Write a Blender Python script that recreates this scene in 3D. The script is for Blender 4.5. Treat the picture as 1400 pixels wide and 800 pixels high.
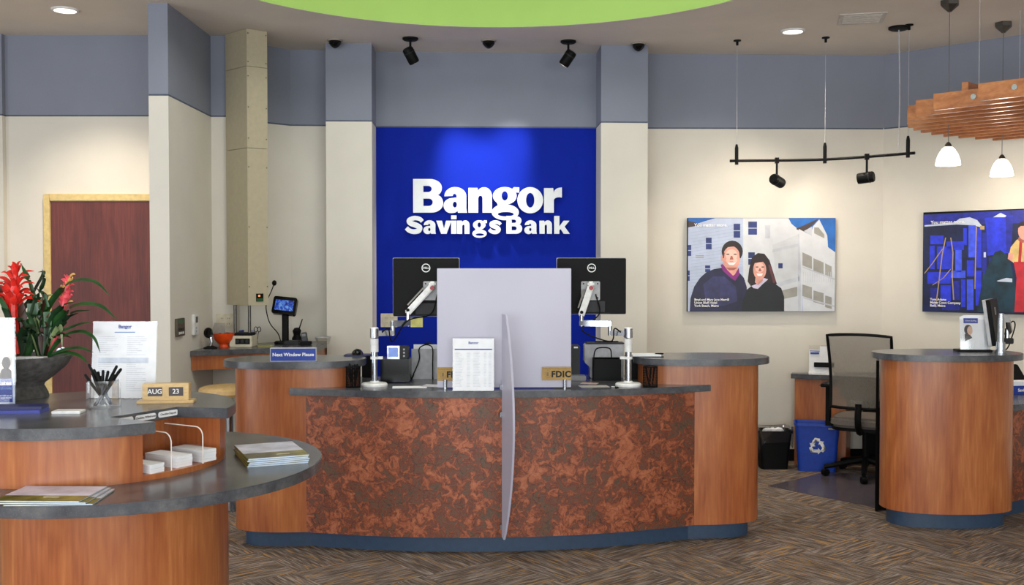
import bpy, bmesh, math, random
from mathutils import Vector, Matrix
random.seed(7)
PI = math.pi
for o in list(bpy.data.objects): bpy.data.objects.remove(o)
scene = bpy.context.scene
C = scene.collection

# ------------------------------------------------------------------ camera
F, H = 1400.0, 1.65                     # focal length in pixels of a 1400x800 frame, eye height
TH = math.atan(35 / F)                  # slight downward pitch
cam_d = bpy.data.cameras.new('camera'); cam = bpy.data.objects.new('camera', cam_d); C.objects.link(cam)
cam_d.sensor_width = 36; cam_d.lens = 36 * F / 1400; cam_d.clip_start = .05
cam.location = (0, 0, H); cam.rotation_euler = (PI / 2 - TH, 0, 0)
scene.camera = cam
scene.view_settings.view_transform = 'Standard'; scene.view_settings.look = 'None'
scene.view_settings.gamma = 1; scene.view_settings.use_curve_mapping = False
scene.view_settings.exposure = 0.0

# ------------------------------------------------------------------ world, daylight
world = bpy.data.worlds.new('world'); scene.world = world; world.use_nodes = True
bg = world.node_tree.nodes['Background']; bg.inputs[0].default_value = (.75, .86, 1, 1); bg.inputs[1].default_value = 1.0
def area(name, loc, rot, sx, sy, power, col=(1, 1, 1), spread=PI):
    l = bpy.data.lights.new(name, 'AREA'); l.shape = 'RECTANGLE'; l.size = sx; l.size_y = sy; l.energy = power; l.color = col; l.spread = spread
    o = bpy.data.objects.new(name, l); C.objects.link(o); o.location = loc; o.rotation_euler = rot; return o
def spot(name, loc, target, power, angle, col=(1, .86, .68), blend=.6, size=.03):
    l = bpy.data.lights.new(name, 'SPOT'); l.energy = power; l.spot_size = math.radians(angle); l.spot_blend = blend; l.color = col; l.shadow_soft_size = size
    o = bpy.data.objects.new(name, l); C.objects.link(o); o.location = loc
    o.rotation_euler = (Vector(target) - Vector(loc)).to_track_quat('-Z', 'Y').to_euler(); return o
# daylight entering through the storefront glazing behind the camera
area('daylight_storefront', (0, -3.62, 1.65), (PI / 2, 0, 0), 10.6, 2.5, 560, (.95, .98, 1))
area('daylight_side_window', (-6.45, 1.3, 1.6), (0, -PI / 2, 0), 2.3, 4.4, 150, (.88, .95, 1))
# lamp in the ceiling dome
area('dome_lamp', (-.11, 5.5, 4.28), (0, 0, 0), 2.2, 2.2, 75, (1, .96, .9))

# ------------------------------------------------------------------ helpers
def ray(px, py):
    x, y = (px - 700) / F, (400 - py) / F
    return Vector((x, math.cos(TH) + y * math.sin(TH), -math.sin(TH) + y * math.cos(TH)))
def at_z(px, py, z):
    d = ray(px, py); t = (z - H) / d.z; return Vector((d.x * t, d.y * t, z))
def at_y(px, py, Y):
    d = ray(px, py); t = Y / d.y; return Vector((d.x * t, Y, H + d.z * t))
def lin(c):
    return tuple((v / 255 / 12.92 if v / 255 <= .04045 else ((v / 255 + .055) / 1.055) ** 2.4) for v in c) + (1,)
class B:
    def __init__(s): s.v = []; s.f = []
    def add(s, vs, fs):
        n = len(s.v); s.v += [Vector(p) for p in vs]; s.f += [tuple(i + n for i in f) for f in fs]; return s
    def box(s, x0, x1, y0, y1, z0, z1, M=None):
        vs = [Vector((x, y, z)) for z in (z0, z1) for y in (y0, y1) for x in (x0, x1)]
        if M: vs = [M @ p for p in vs]
        return s.add(vs, [(0, 2, 3, 1), (4, 5, 7, 6), (0, 1, 5, 4), (2, 6, 7, 3), (0, 4, 6, 2), (1, 3, 7, 5)])
    def prism(s, poly, z0, z1, M=None):
        n = len(poly); vs = [Vector((x, y, z0)) for x, y in poly] + [Vector((x, y, z1)) for x, y in poly]
        if M: vs = [M @ p for p in vs]
        return s.add(vs, [tuple(range(n))[::-1], tuple(range(n, 2 * n))] + [(i, (i + 1) % n, n + (i + 1) % n, n + i) for i in range(n)])
    def flat(s, pts): return s.add(pts, [tuple(range(len(pts)))])
    def lathe(s, prof, n=24, c=(0, 0, 0), M=None, close=True):
        vs = []; fs = []; k = len(prof)
        for i in range(n):
            a = 2 * PI * i / n
            for r, z in prof: vs.append(Vector((c[0] + r * math.cos(a), c[1] + r * math.sin(a), c[2] + z)))
        if M: vs = [M @ p for p in vs]
        for i in range(n):
            j = (i + 1) % n
            for q in range(k - 1): fs.append((i * k + q, j * k + q, j * k + q + 1, i * k + q + 1))
        if close:
            if prof[0][0] > 1e-6: fs.append(tuple(i * k for i in range(n))[::-1])
            if prof[-1][0] > 1e-6: fs.append(tuple(i * k + k - 1 for i in range(n)))
        return s.add(vs, fs)
    def cyl(s, r, z0, z1, n=20, c=(0, 0, 0), M=None): return s.lathe([(r, z0), (r, z1)], n, c, M)
    def tube(s, pts, r, n=8):
        pts = [Vector(p) for p in pts]; m = len(pts); vs = []; fs = []
        rs = r if isinstance(r, (list, tuple)) else [r] * m
        up = None
        for i, p in enumerate(pts):
            d = (pts[min(i + 1, m - 1)] - pts[max(i - 1, 0)]).normalized()
            if up is None:
                a = Vector((0, 0, 1)) if abs(d.z) < .9 else Vector((1, 0, 0)); up = d.cross(a).normalized()
            else: up = (up - d * up.dot(d)).normalized()
            w = d.cross(up)
            for k in range(n):
                t = 2 * PI * k / n; vs.append(p + (up * math.cos(t) + w * math.sin(t)) * rs[i])
        for i in range(m - 1):
            for k in range(n): fs.append((i * n + k, i * n + (k + 1) % n, (i + 1) * n + (k + 1) % n, (i + 1) * n + k))
        fs += [tuple(range(n))[::-1], tuple(range((m - 1) * n, m * n))]
        return s.add(vs, fs)
    def ellipsoid(s, c, rx, ry, rz, n=16, m=8, M=None):
        prof = [(max(math.sin(PI * i / m), 0), -math.cos(PI * i / m)) for i in range(m + 1)]
        t = B().lathe(prof, n, close=False)
        vs = [Vector((c[0] + p.x * rx, c[1] + p.y * ry, c[2] + p.z * rz)) for p in t.v]
        if M: vs = [M @ p for p in vs]
        return s.add(vs, t.f)
def pmat(par):
    if par is None: return Matrix()
    m = Matrix.Translation(par.location) @ par.rotation_euler.to_matrix().to_4x4()
    return (pmat(par.parent) if par.parent else Matrix()) @ m
def finish(me, bevel=0, ang=35, seg=2):
    bm = bmesh.new(); bm.from_mesh(me)
    bmesh.ops.remove_doubles(bm, verts=bm.verts, dist=1e-6)
    bmesh.ops.recalc_face_normals(bm, faces=bm.faces)
    if bevel:
        es = [e for e in bm.edges if len(e.link_faces) == 2 and e.calc_face_angle(0) > math.radians(40)]
        bmesh.ops.bevel(bm, geom=es, offset=bevel, segments=seg, affect='EDGES', clamp_overlap=True)
    for f in bm.faces: f.smooth = True
    for e in bm.edges: e.smooth = not (len(e.link_faces) == 2 and e.calc_face_angle(0) > math.radians(ang))
    bm.to_mesh(me); bm.free()
def obj(name, b, mat, parent=None, world=False, bevel=0, label=None, ang=35, seg=2):
    vs = b.v
    if world and parent is not None:
        inv = pmat(parent).inverted(); vs = [inv @ p for p in vs]
    me = bpy.data.meshes.new(name); me.from_pydata([tuple(p) for p in vs], [], b.f); finish(me, bevel, ang, seg)
    if isinstance(mat, (list, tuple)):
        for m_ in mat: me.materials.append(m_)
    else: me.materials.append(mat)
    o = bpy.data.objects.new(name, me); C.objects.link(o); o.parent = parent
    if label: o['label'] = label
    return o
def tag(o, label, cat, group=None):
    o['label'] = label; o['category'] = cat
    if group: o['group'] = group
    return o
def thing(name, label, cat, loc=(0, 0, 0), rz=0, group=None):
    o = bpy.data.objects.new(name, None); o.empty_display_size = .05; C.objects.link(o)
    o.location = loc; o.rotation_euler = (0, 0, rz); return tag(o, label, cat, group)
def struct(o): o['kind'] = 'structure'; return o
def dup(root, loc=None, rz=None, label=None):
    r = root.copy(); C.objects.link(r)
    if loc is not None: r.location = loc
    if rz is not None: r.rotation_euler = (0, 0, rz)
    if label: r['label'] = label
    for ch in list(root.children):
        c = ch.copy(); C.objects.link(c); c.parent = r
        for g in list(ch.children):
            d = g.copy(); C.objects.link(d); d.parent = c
    return r
def basis(o, x, y, z):
    m = Matrix((x, y, z)).transposed().to_4x4(); m.translation = o; return m
UPRIGHT = Matrix.Rotation(PI / 2, 4, 'X')         # text lying in XY -> standing, facing -Y
def text(name, body, size, mat, parent, M, bold=0, align='CENTER', depth=.0004, label=None, space=1.0):
    cu = bpy.data.curves.new(name, 'FONT'); cu.body = body; cu.size = size; cu.align_x = align; cu.align_y = 'CENTER'
    cu.offset = bold; cu.extrude = depth; cu.resolution_u = 3; cu.space_character = space; cu.space_line = .95
    t = bpy.data.objects.new('tmp', cu); C.objects.link(t)
    me = bpy.data.meshes.new_from_object(t); bpy.data.objects.remove(t); bpy.data.curves.remove(cu)
    me.transform(M); me.materials.clear(); me.materials.append(mat); me.name = name
    o = bpy.data.objects.new(name, me); C.objects.link(o); o.parent = parent
    if label: o['label'] = label
    return o
def sup(a, b, n=2.0, k=48, cx=0, cy=0):            # superellipse outline
    r = []
    for i in range(k):
        t = 2 * PI * i / k; c, s = math.cos(t), math.sin(t)
        r.append((cx + a * math.copysign(abs(c) ** (2 / n), c), cy + b * math.copysign(abs(s) ** (2 / n), s)))
    return r
def rrect(w, h, r, k=5, cx=0, cy=0):
    p = []
    for q, (sx, sy) in enumerate(((1, 1), (-1, 1), (-1, -1), (1, -1))):
        for i in range(k + 1):
            t = PI / 2 * (q + i / k); p.append((cx + sx * (w / 2 - r) + r * math.cos(t), cy + sy * (h / 2 - r) + r * math.sin(t)))
    return p
def curve(pts, n=8):                               # Catmull-Rom through points
    P = [Vector(p) for p in pts]; P = [P[0] * 2 - P[1]] + P + [P[-1] * 2 - P[-2]]; r = []
    for i in range(1, len(P) - 2):
        for k in range(n):
            t = k / n; a, b, c, d = P[i - 1:i + 3]
            r.append(.5 * (2 * b + (c - a) * t + (2 * a - 5 * b + 4 * c - d) * t * t + (3 * b - a - 3 * c + d) * t ** 3))
    return r + [P[-2]]

# ------------------------------------------------------------------ materials
def nodes(name):
    m = bpy.data.materials.new(name); m.use_nodes = True
    nt = m.node_tree; return m, nt, nt.nodes, nt.links, nt.nodes['Principled BSDF']
def setramp(r, stops):
    el = r.color_ramp.elements
    while len(el) < len(stops): el.new(.5)
    for e, (p, c) in zip(el, stops): e.position = p; e.color = lin(c)
MC = {}
def mat(name, c, rough=.5, metal=0, var=.06, scale=30, bump=.0, emit=None, es=1, trans=0, alpha=1, spec=None, coat=0):
    if name in MC: return MC[name]
    m, nt, N, L, p = nodes(name); MC[name] = m
    tc = N.new('ShaderNodeTexCoord'); nz = N.new('ShaderNodeTexNoise'); nz.inputs['Scale'].default_value = scale; nz.inputs['Detail'].default_value = 4
    L.new(tc.outputs['Object'], nz.inputs['Vector'])
    r = N.new('ShaderNodeValToRGB'); L.new(nz.outputs['Fac'], r.inputs[0])
    a = tuple(max(0, v * (1 - var)) for v in c); b = tuple(min(255, v * (1 + var)) for v in c)
    setramp(r, [(.3, a), (.7, b)]); L.new(r.outputs[0], p.inputs['Base Color'])
    p.inputs['Roughness'].default_value = rough; p.inputs['Metallic'].default_value = metal
    if spec is not None: p.inputs['Specular IOR Level'].default_value = spec
    if coat: p.inputs['Coat Weight'].default_value = coat; p.inputs['Coat Roughness'].default_value = .1
    if trans: p.inputs['Transmission Weight'].default_value = trans
    if alpha < 1: p.inputs['Alpha'].default_value = alpha
    if emit: p.inputs['Emission Color'].default_value = lin(emit); p.inputs['Emission Strength'].default_value = es
    if bump:
        bp = N.new('ShaderNodeBump'); bp.inputs['Strength'].default_value = bump; bp.inputs['Distance'].default_value = .003
        L.new(nz.outputs['Fac'], bp.inputs['Height']); L.new(bp.outputs[0], p.inputs['Normal'])
    return m
def wood(name, stops, sc=(9, 9, .7), rough=.32):
    m, nt, N, L, p = nodes(name)
    tc = N.new('ShaderNodeTexCoord'); mp = N.new('ShaderNodeMapping'); mp.inputs['Scale'].default_value = sc
    L.new(tc.outputs['Object'], mp.inputs[0])
    n1 = N.new('ShaderNodeTexNoise'); n1.inputs['Scale'].default_value = 1; n1.inputs['Detail'].default_value = 3; n1.inputs['Distortion'].default_value = .6
    L.new(mp.outputs[0], n1.inputs['Vector'])
    mul = N.new('ShaderNodeMath'); mul.operation = 'MULTIPLY'; mul.inputs[1].default_value = 5; L.new(n1.outputs['Fac'], mul.inputs[0])
    fr = N.new('ShaderNodeMath'); fr.operation = 'PINGPONG'; fr.inputs[1].default_value = 1; L.new(mul.outputs[0], fr.inputs[0])
    mp2 = N.new('ShaderNodeMapping'); mp2.inputs['Scale'].default_value = (sc[0] * 14, sc[1] * 14, sc[2] * 4); L.new(tc.outputs['Object'], mp2.inputs[0])
    n2 = N.new('ShaderNodeTexNoise'); n2.inputs['Scale'].default_value = 1; n2.inputs['Detail'].default_value = 3; L.new(mp2.outputs[0], n2.inputs['Vector'])
    mx = N.new('ShaderNodeMath'); mx.operation = 'MULTIPLY_ADD'; mx.inputs[1].default_value = .3; L.new(fr.outputs[0], mx.inputs[0])
    m3 = N.new('ShaderNodeMath'); m3.operation = 'MULTIPLY'; m3.inputs[1].default_value = .7; L.new(n2.outputs['Fac'], m3.inputs[0]); L.new(m3.outputs[0], mx.inputs[2])
    r = N.new('ShaderNodeValToRGB'); setramp(r, stops); L.new(mx.outputs[0], r.inputs[0]); L.new(r.outputs[0], p.inputs['Base Color'])
    p.inputs['Roughness'].default_value = rough; p.inputs['Coat Weight'].default_value = .25 if rough < .45 else 0; p.inputs['Coat Roughness'].default_value = .22
    return m
CHERRY = wood('cherry_veneer', [(.12, (128, 66, 32)), (.40, (156, 86, 46)), (.62, (170, 101, 55)), (.85, (190, 122, 72))], sc=(5, 5, 1.3))
CHERRY_SLAT = wood('cherry_slat', [(.15, (136, 74, 34)), (.5, (172, 104, 54)), (.85, (196, 130, 76))], sc=(2, 2, 14))
DOORWOOD = wood('mahogany_door', [(.15, (66, 20, 18)), (.5, (92, 34, 28)), (.85, (112, 48, 40))], sc=(7, 7, 1.2), rough=.5)
BLOND = wood('blond_wood', [(.15, (176, 138, 74)), (.5, (200, 164, 98)), (.85, (216, 184, 120))], sc=(3, 30, 30))
def stone():
    m, nt, N, L, p = nodes('dark_stone_laminate')
    tc = N.new('ShaderNodeTexCoord')
    a = N.new('ShaderNodeTexNoise'); a.inputs['Scale'].default_value = 9; a.inputs['Detail'].default_value = 8; a.inputs['Roughness'].default_value = .7; L.new(tc.outputs['Object'], a.inputs['Vector'])
    b = N.new('ShaderNodeTexVoronoi'); b.inputs['Scale'].default_value = 150; L.new(tc.outputs['Object'], b.inputs['Vector'])
    r = N.new('ShaderNodeValToRGB'); setramp(r, [(.3, (56, 58, 64)), (.5, (78, 80, 85)), (.72, (104, 103, 104))]); L.new(a.outputs['Fac'], r.inputs[0])
    r2 = N.new('ShaderNodeValToRGB'); setramp(r2, [(.06, (150, 150, 150)), (.16, (0, 0, 0))]); L.new(b.outputs['Distance'], r2.inputs[0])
    mx = N.new('ShaderNodeMix'); mx.data_type = 'RGBA'; mx.blend_type = 'SCREEN'; mx.inputs[0].default_value = .35
    L.new(r.outputs[0], mx.inputs[6]); L.new(r2.outputs[0], mx.inputs[7]); L.new(mx.outputs[2], p.inputs['Base Color'])
    p.inputs['Roughness'].default_value = .23; return m
STONE = stone()
def copper():
    m, nt, N, L, p = nodes('patinated_copper')
    tc = N.new('ShaderNodeTexCoord')
    w = N.new('ShaderNodeTexNoise'); w.inputs['Scale'].default_value = 16; w.inputs['Detail'].default_value = 5; L.new(tc.outputs['Object'], w.inputs['Vector'])
    vm = N.new('ShaderNodeVectorMath'); vm.operation = 'MULTIPLY_ADD'; vm.inputs[1].default_value = (.07, .07, .07)
    L.new(w.outputs['Color'], vm.inputs[0]); L.new(tc.outputs['Object'], vm.inputs[2])
    a = N.new('ShaderNodeTexNoise'); a.inputs['Scale'].default_value = 19; a.inputs['Detail'].default_value = 12; a.inputs['Roughness'].default_value = .72; a.inputs['Distortion'].default_value = 1.1
    L.new(vm.outputs[0], a.inputs['Vector'])
    big = N.new('ShaderNodeTexNoise'); big.inputs['Scale'].default_value = 5; big.inputs['Detail'].default_value = 6; big.inputs['Roughness'].default_value = .65; L.new(vm.outputs[0], big.inputs['Vector'])
    sm = N.new('ShaderNodeMath'); sm.operation = 'MULTIPLY_ADD'; sm.inputs[1].default_value = .36; L.new(big.outputs['Fac'], sm.inputs[0])
    sc_ = N.new('ShaderNodeMath'); sc_.operation = 'MULTIPLY'; sc_.inputs[1].default_value = .64; L.new(a.outputs['Fac'], sc_.inputs[0]); L.new(sc_.outputs[0], sm.inputs[2])
    r = N.new('ShaderNodeValToRGB'); setramp(r, [(.36, (76, 62, 50)), (.43, (98, 74, 58)), (.455, (120, 74, 54)), (.475, (92, 48, 38)), (.515, (142, 76, 48)), (.56, (166, 95, 64)), (.64, (182, 112, 80)), (.74, (146, 84, 60))])
    L.new(sm.outputs[0], r.inputs[0])
    b = N.new('ShaderNodeTexVoronoi'); b.feature = 'DISTANCE_TO_EDGE'; b.inputs['Scale'].default_value = 9; L.new(vm.outputs[0], b.inputs['Vector'])
    r2 = N.new('ShaderNodeValToRGB'); setramp(r2, [(.0, (70, 52, 46)), (.02, (255, 255, 255))]); L.new(b.outputs['Distance'], r2.inputs[0])
    g = N.new('ShaderNodeTexNoise'); g.inputs['Scale'].default_value = 2.2; L.new(tc.outputs['Object'], g.inputs['Vector'])
    mx = N.new('ShaderNodeMix'); mx.data_type = 'RGBA'; mx.blend_type = 'MULTIPLY'; L.new(g.outputs['Fac'], mx.inputs[0])
    L.new(r.outputs[0], mx.inputs[6]); L.new(r2.outputs[0], mx.inputs[7]); L.new(mx.outputs[2], p.inputs['Base Color'])
    bp = N.new('ShaderNodeBump'); bp.inputs['Strength'].default_value = .35; bp.inputs['Distance'].default_value = .004; L.new(a.outputs['Fac'], bp.inputs['Height']); L.new(bp.outputs[0], p.inputs['Normal'])
    p.inputs['Roughness'].default_value = .42; p.inputs['Metallic'].default_value = .25; return m
COPPER = copper()
def carpet():
    m, nt, N, L, p = nodes('striped_carpet')
    tc = N.new('ShaderNodeTexCoord'); oi = N.new('ShaderNodeObjectInfo')
    ad = N.new('ShaderNodeVectorMath'); ad.operation = 'ADD'; L.new(tc.outputs['Object'], ad.inputs[0])
    ml = N.new('ShaderNodeMath'); ml.operation = 'MULTIPLY'; ml.inputs[1].default_value = 37; L.new(oi.outputs['Random'], ml.inputs[0]); L.new(ml.outputs[0], ad.inputs[1])
    def nz(sc, det=2):
        mp = N.new('ShaderNodeMapping'); mp.inputs['Scale'].default_value = sc; L.new(ad.outputs[0], mp.inputs[0])
        n = N.new('ShaderNodeTexNoise'); n.inputs['Scale'].default_value = 1; n.inputs['Detail'].default_value = det; L.new(mp.outputs[0], n.inputs['Vector']); return n
    a = nz((130, 7, 1), 2); g = nz((90, 5, 1), 1); f = nz((420, 420, 420), 1)
    r = N.new('ShaderNodeValToRGB'); setramp(r, [(.30, (74, 63, 56)), (.45, (102, 89, 81)), (.55, (122, 109, 101)), (.68, (160, 151, 146))]); L.new(a.outputs['Fac'], r.inputs[0])
    r2 = N.new('ShaderNodeValToRGB'); setramp(r2, [(.62, (0, 0, 0)), (.66, (255, 255, 255))]); L.new(g.outputs['Fac'], r2.inputs[0])
    mx = N.new('ShaderNodeMix'); mx.data_type = 'RGBA'; mx.inputs[7].default_value = lin((172, 134, 88)); L.new(r2.outputs[0], mx.inputs[0]); L.new(r.outputs[0], mx.inputs[6])
    m2 = N.new('ShaderNodeMix'); m2.data_type = 'RGBA'; m2.blend_type = 'OVERLAY'; m2.inputs[0].default_value = .6; L.new(mx.outputs[2], m2.inputs[6]); L.new(f.outputs['Fac'], m2.inputs[7])
    L.new(m2.outputs[2], p.inputs['Base Color']); p.inputs['Roughness'].default_value = .95; p.inputs['Specular IOR Level'].default_value = .1
    bp = N.new('ShaderNodeBump'); bp.inputs['Strength'].default_value = .5; bp.inputs['Distance'].default_value = .003; L.new(f.outputs['Fac'], bp.inputs['Height']); L.new(bp.outputs[0], p.inputs['Normal'])
    return m
CARPET = carpet()
def clear(name, tint=(253, 253, 253), refl=.12):
    m, nt, N, L, p = nodes(name)
    t = N.new('ShaderNodeBsdfTransparent'); t.inputs[0].default_value = lin(tint)
    g = N.new('ShaderNodeBsdfGlossy'); g.inputs['Roughness'].default_value = .04
    lw = N.new('ShaderNodeLayerWeight'); lw.inputs[0].default_value = .22
    ma = N.new('ShaderNodeMath'); ma.operation = 'MULTIPLY_ADD'; ma.inputs[1].default_value = .4; ma.inputs[2].default_value = refl * .4; L.new(lw.outputs['Fresnel'], ma.inputs[0])
    ms = N.new('ShaderNodeMixShader'); L.new(ma.outputs[0], ms.inputs[0]); L.new(t.outputs[0], ms.inputs[1]); L.new(g.outputs[0], ms.inputs[2])
    L.new(ms.outputs[0], N['Material Output'].inputs[0]); return m
CLEAR = clear('clear_acrylic'); GLASS = clear('window_glass', (235, 245, 242))
def frosted():
    m, nt, N, L, p = nodes('frosted_acrylic')
    nz = N.new('ShaderNodeTexNoise'); nz.inputs['Scale'].default_value = 2; tc = N.new('ShaderNodeTexCoord'); L.new(tc.outputs['Object'], nz.inputs['Vector'])
    r = N.new('ShaderNodeValToRGB'); setramp(r, [(.3, (206, 204, 222)), (.7, (214, 212, 228))]); L.new(nz.outputs['Fac'], r.inputs[0])
    L.new(r.outputs[0], p.inputs['Base Color']); p.inputs['Roughness'].default_value = .3
    tl = N.new('ShaderNodeBsdfTranslucent'); tl.inputs[0].default_value = lin((222, 220, 236)); ms = N.new('ShaderNodeMixShader'); ms.inputs[0].default_value = .3
    L.new(p.outputs[0], ms.inputs[1]); L.new(tl.outputs[0], ms.inputs[2]); L.new(ms.outputs[0], N['Material Output'].inputs[0]); return m
FROST = frosted()
CREAM = mat('cream_wall_paint', (215, 210, 200), .85, var=.015, scale=3, bump=.02)
SLATE = mat('slate_blue_wall_paint', (130, 135, 150), .85, var=.015, scale=3, bump=.02)
REVEAL_SHADE = mat('reveal_shadow_line', (84, 92, 112), .7)  # dark blue-grey paints in the thin shadow line of the reveal
BLUEWALL = mat('royal_blue_panel', (2, 32, 152), .75, var=.02, scale=4, spec=.15)
CEIL = mat('ceiling_paint', (218, 208, 196), .9, var=.015, scale=3)
GREEN = mat('lime_green_paint', (150, 184, 96), .85, var=.015, scale=3)
TOEB = mat('dark_blue_rubber_base', (46, 66, 90), .4, var=.05)
TUBEGREY = mat('beige_metal_panel', (176, 166, 142), .6, var=.02)
BLACK = mat('black_plastic', (11, 11, 12), .55, spec=.15); BLACKG = mat('gloss_black_plastic', (10, 10, 12), .2, spec=.3); DGREY = mat('dark_grey_plastic', (34, 34, 37), .5, spec=.3)
MGREY = mat('mid_grey_plastic', (124, 124, 128), .5); LGREY = mat('light_grey_plastic', (176, 176, 180), .5); WHITE = mat('white_plastic', (226, 226, 226), .35)
PAPER = mat('white_paper', (236, 238, 242), .8, var=.015); CHROME = mat('brushed_metal', (176, 180, 186), .25, 1, var=.03); STEEL = mat('dark_steel', (110, 108, 104), .4, 1)
BLUE = mat('print_blue', (22, 56, 150), .5); NAVY = mat('print_navy', (20, 26, 84), .5); INK = mat('grey_ink', (132, 140, 158), .8); INKB = mat('black_ink', (18, 18, 20), .7)
WHITEINK = mat('white_ink', (240, 240, 240), .7); LBLUE = mat('print_light_blue', (120, 170, 220), .6)
FRAMEC = mat('tan_door_frame', (206, 182, 122), .5); IVORY = mat('ivory_plate', (206, 198, 176), .5); ORANGE = mat('orange_plastic', (224, 74, 14), .35)
GOLD = mat('gold_plaque', (146, 116, 62), .45, .4); RED = mat('red_plastic', (160, 26, 32), .4); YELLOW = mat('yellow_paper', (214, 206, 124), .8)

# ------------------------------------------------------------------ room shell
ZC, ZB = 3.44, 2.82                     # ceiling height, height where the slate band starts
def cpt(px, py): p = at_z(px, py, ZC); return Vector((p.x, p.y))
def wall(name, pts, lower=CREAM, thick=.14, closed=False):
    """a wall run along plan points, front face on the line, body behind it"""
    w = thing(name, 'x', 'x', (pts[0][0], pts[0][1], 0)); del w['label']; del w['category']; struct(w)
    P = [Vector((p[0], p[1])) for p in pts]; off = []
    for i, p in enumerate(P):
        ns = []
        for a, b in ((i - 1, i), (i, i + 1)):
            if 0 <= a and b < len(P):
                d = (P[b] - P[a]).normalized(); ns.append(Vector((-d.y, d.x)))
        n = sum(ns, Vector((0, 0))); n = n.normalized(); n = n / max(.5, n.dot(ns[0])); off.append(p + n * thick)
    poly = [tuple(p) for p in P] + [tuple(p) for p in off[::-1]]
    obj('lower_wall', B().prism(poly, 0, ZB - .006), lower, w, world=True)
    obj('upper_band', B().prism(poly, ZB + .006, ZC), SLATE, w, world=True)
    off2 = []
    obj('reveal_shadow_strip', B().prism([tuple(p + (o - p) * .03) for p, o in zip(P, off)] + [tuple(p) for p in off[::-1]], ZB - .006, ZB + .006), REVEAL_SHADE, w, world=True)
    return w
def pier(name, poly, mats=None):
    w = thing(name, 'x', 'x', (poly[0][0], poly[0][1], 0)); del w['label']; del w['category']; struct(w)
    c = sum((Vector(p) for p in poly), Vector((0, 0))) / len(poly)
    obj('lower_wall', B().prism(poly, 0, ZB - .006), CREAM, w, world=True)
    obj('upper_band', B().prism(poly, ZB + .006, ZC), SLATE, w, world=True)
    obj('reveal_shadow_strip', B().prism([tuple(c + (Vector(p) - c) * .99) for p in poly], ZB - .006, ZB + .006), REVEAL_SHADE, w, world=True)
    return w
YD = cpt(100, 48).y
wall('wall_door_side', [(-6.6, YD), (-2.40, YD)])
x8 = at_y(8, 200, YD).x
pier('wall_left_pilaster', [(x8 - .9, YD - .05), (x8, YD - .05), (x8, YD - .001), (x8 - .9, YD - .001)])
YP = cpt(216, 4.3).y; XP = cpt(229, 4.3).x; XP0 = at_y(202, 4.5, YP).x
YE = cpt(290, 49).y
pier('wall_pier', [(XP0, YP), (XP, YP), (XP, 8.2), (XP0, 8.2)])
pier('wall_alcove_pilaster', [(XP + .001, YE), (-2.16, YE), (-2.16, 8.2), (XP + .001, 8.2)])
pB, pC = cpt(366, 63), cpt(397, 68)
wall('wall_alcove', [(-2.159, 8.12), tuple(pB), tuple(pC), (-1.3, pC.y + .03)])
c1, c2 = cpt(445, 58.6), cpt(508, 59)
c3, c4 = cpt(822, 61.2), cpt(886, 62)
s1, s2 = cpt(513, 70.8), cpt(818, 73)
n_ = Vector((-(s2 - s1).y, (s2 - s1).x)).normalized()
pier('wall_column_left', [tuple(c1), tuple(c2), tuple(c2 + n_ * .55), tuple(c1 + n_ * .55)])
pier('wall_column_right', [tuple(c3), tuple(c4), tuple(c4 + n_ * .5), tuple(c3 + n_ * .5)])
wall('wall_sign', [tuple(s1 - (s2 - s1) * .03), tuple(s2 + (s2 - s1) * .03)], lower=BLUEWALL)
r0, r1 = cpt(884, 74), cpt(1209, 75.3); r2 = cpt(1400, 47)
dr = (r2 - r1).normalized()
wall('wall_right', [tuple(r0 - (r1 - r0).normalized() * .22), tuple(r1)])
wall('wall_right_angled', [tuple(r1), tuple(r1 + dr * 4.6)])
DR = math.atan2(dr.y, dr.x)
nb = Vector((-(r1 - r0).y, (r1 - r0).x)).normalized()
struct(obj('baseboard_right', B().prism([tuple(r0 - nb * .012), tuple(r1 - nb * .012), tuple(r1 - nb * .001), tuple(r0 - nb * .001)], 0, .1), BLACK))
# parts of the room behind and beside the camera
struct(obj('wall_west', B().box(-6.75, -6.6, -3.8, -1.0, 0, ZC).box(-6.75, -6.6, 3.6, 8.0, 0, ZC).box(-6.75, -6.6, -1.0, 3.6, 0, .4).box(-6.75, -6.6, -1, 3.6, 2.8, ZC), CREAM))
struct(obj('wall_east', B().box(6.6, 6.75, -3.8, 6.0, 0, ZC), CREAM))
struct(obj('wall_entrance', B().box(-6.75, -5.4, -3.9, -3.75, 0, ZC).box(5.4, 6.75, -3.9, -3.75, 0, ZC).box(-5.4, 5.4, -3.9, -3.75, 0, .35).box(-5.4, 5.4, -3.9, -3.75, 2.95, ZC), CREAM))
for i in range(4):
    x0 = -5.4 + 2.7 * i
    w = thing('window_%d' % (i + 1), 'x', 'x', (x0 + 1.35, -3.83, .35)); del w['label']; del w['category']; struct(w)
    b = B(); b.box(-1.35, -1.3, -.04, .04, 0, 2.6).box(1.3, 1.35, -.04, .04, 0, 2.6).box(-1.3, 1.3, -.04, .04, 0, .05).box(-1.3, 1.3, -.04, .04, 2.55, 2.6)
    obj('window_frame', b, STEEL, w); obj('pane', B().box(-1.3, 1.3, -.005, .005, .05, 2.55), GLASS, w)
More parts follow.
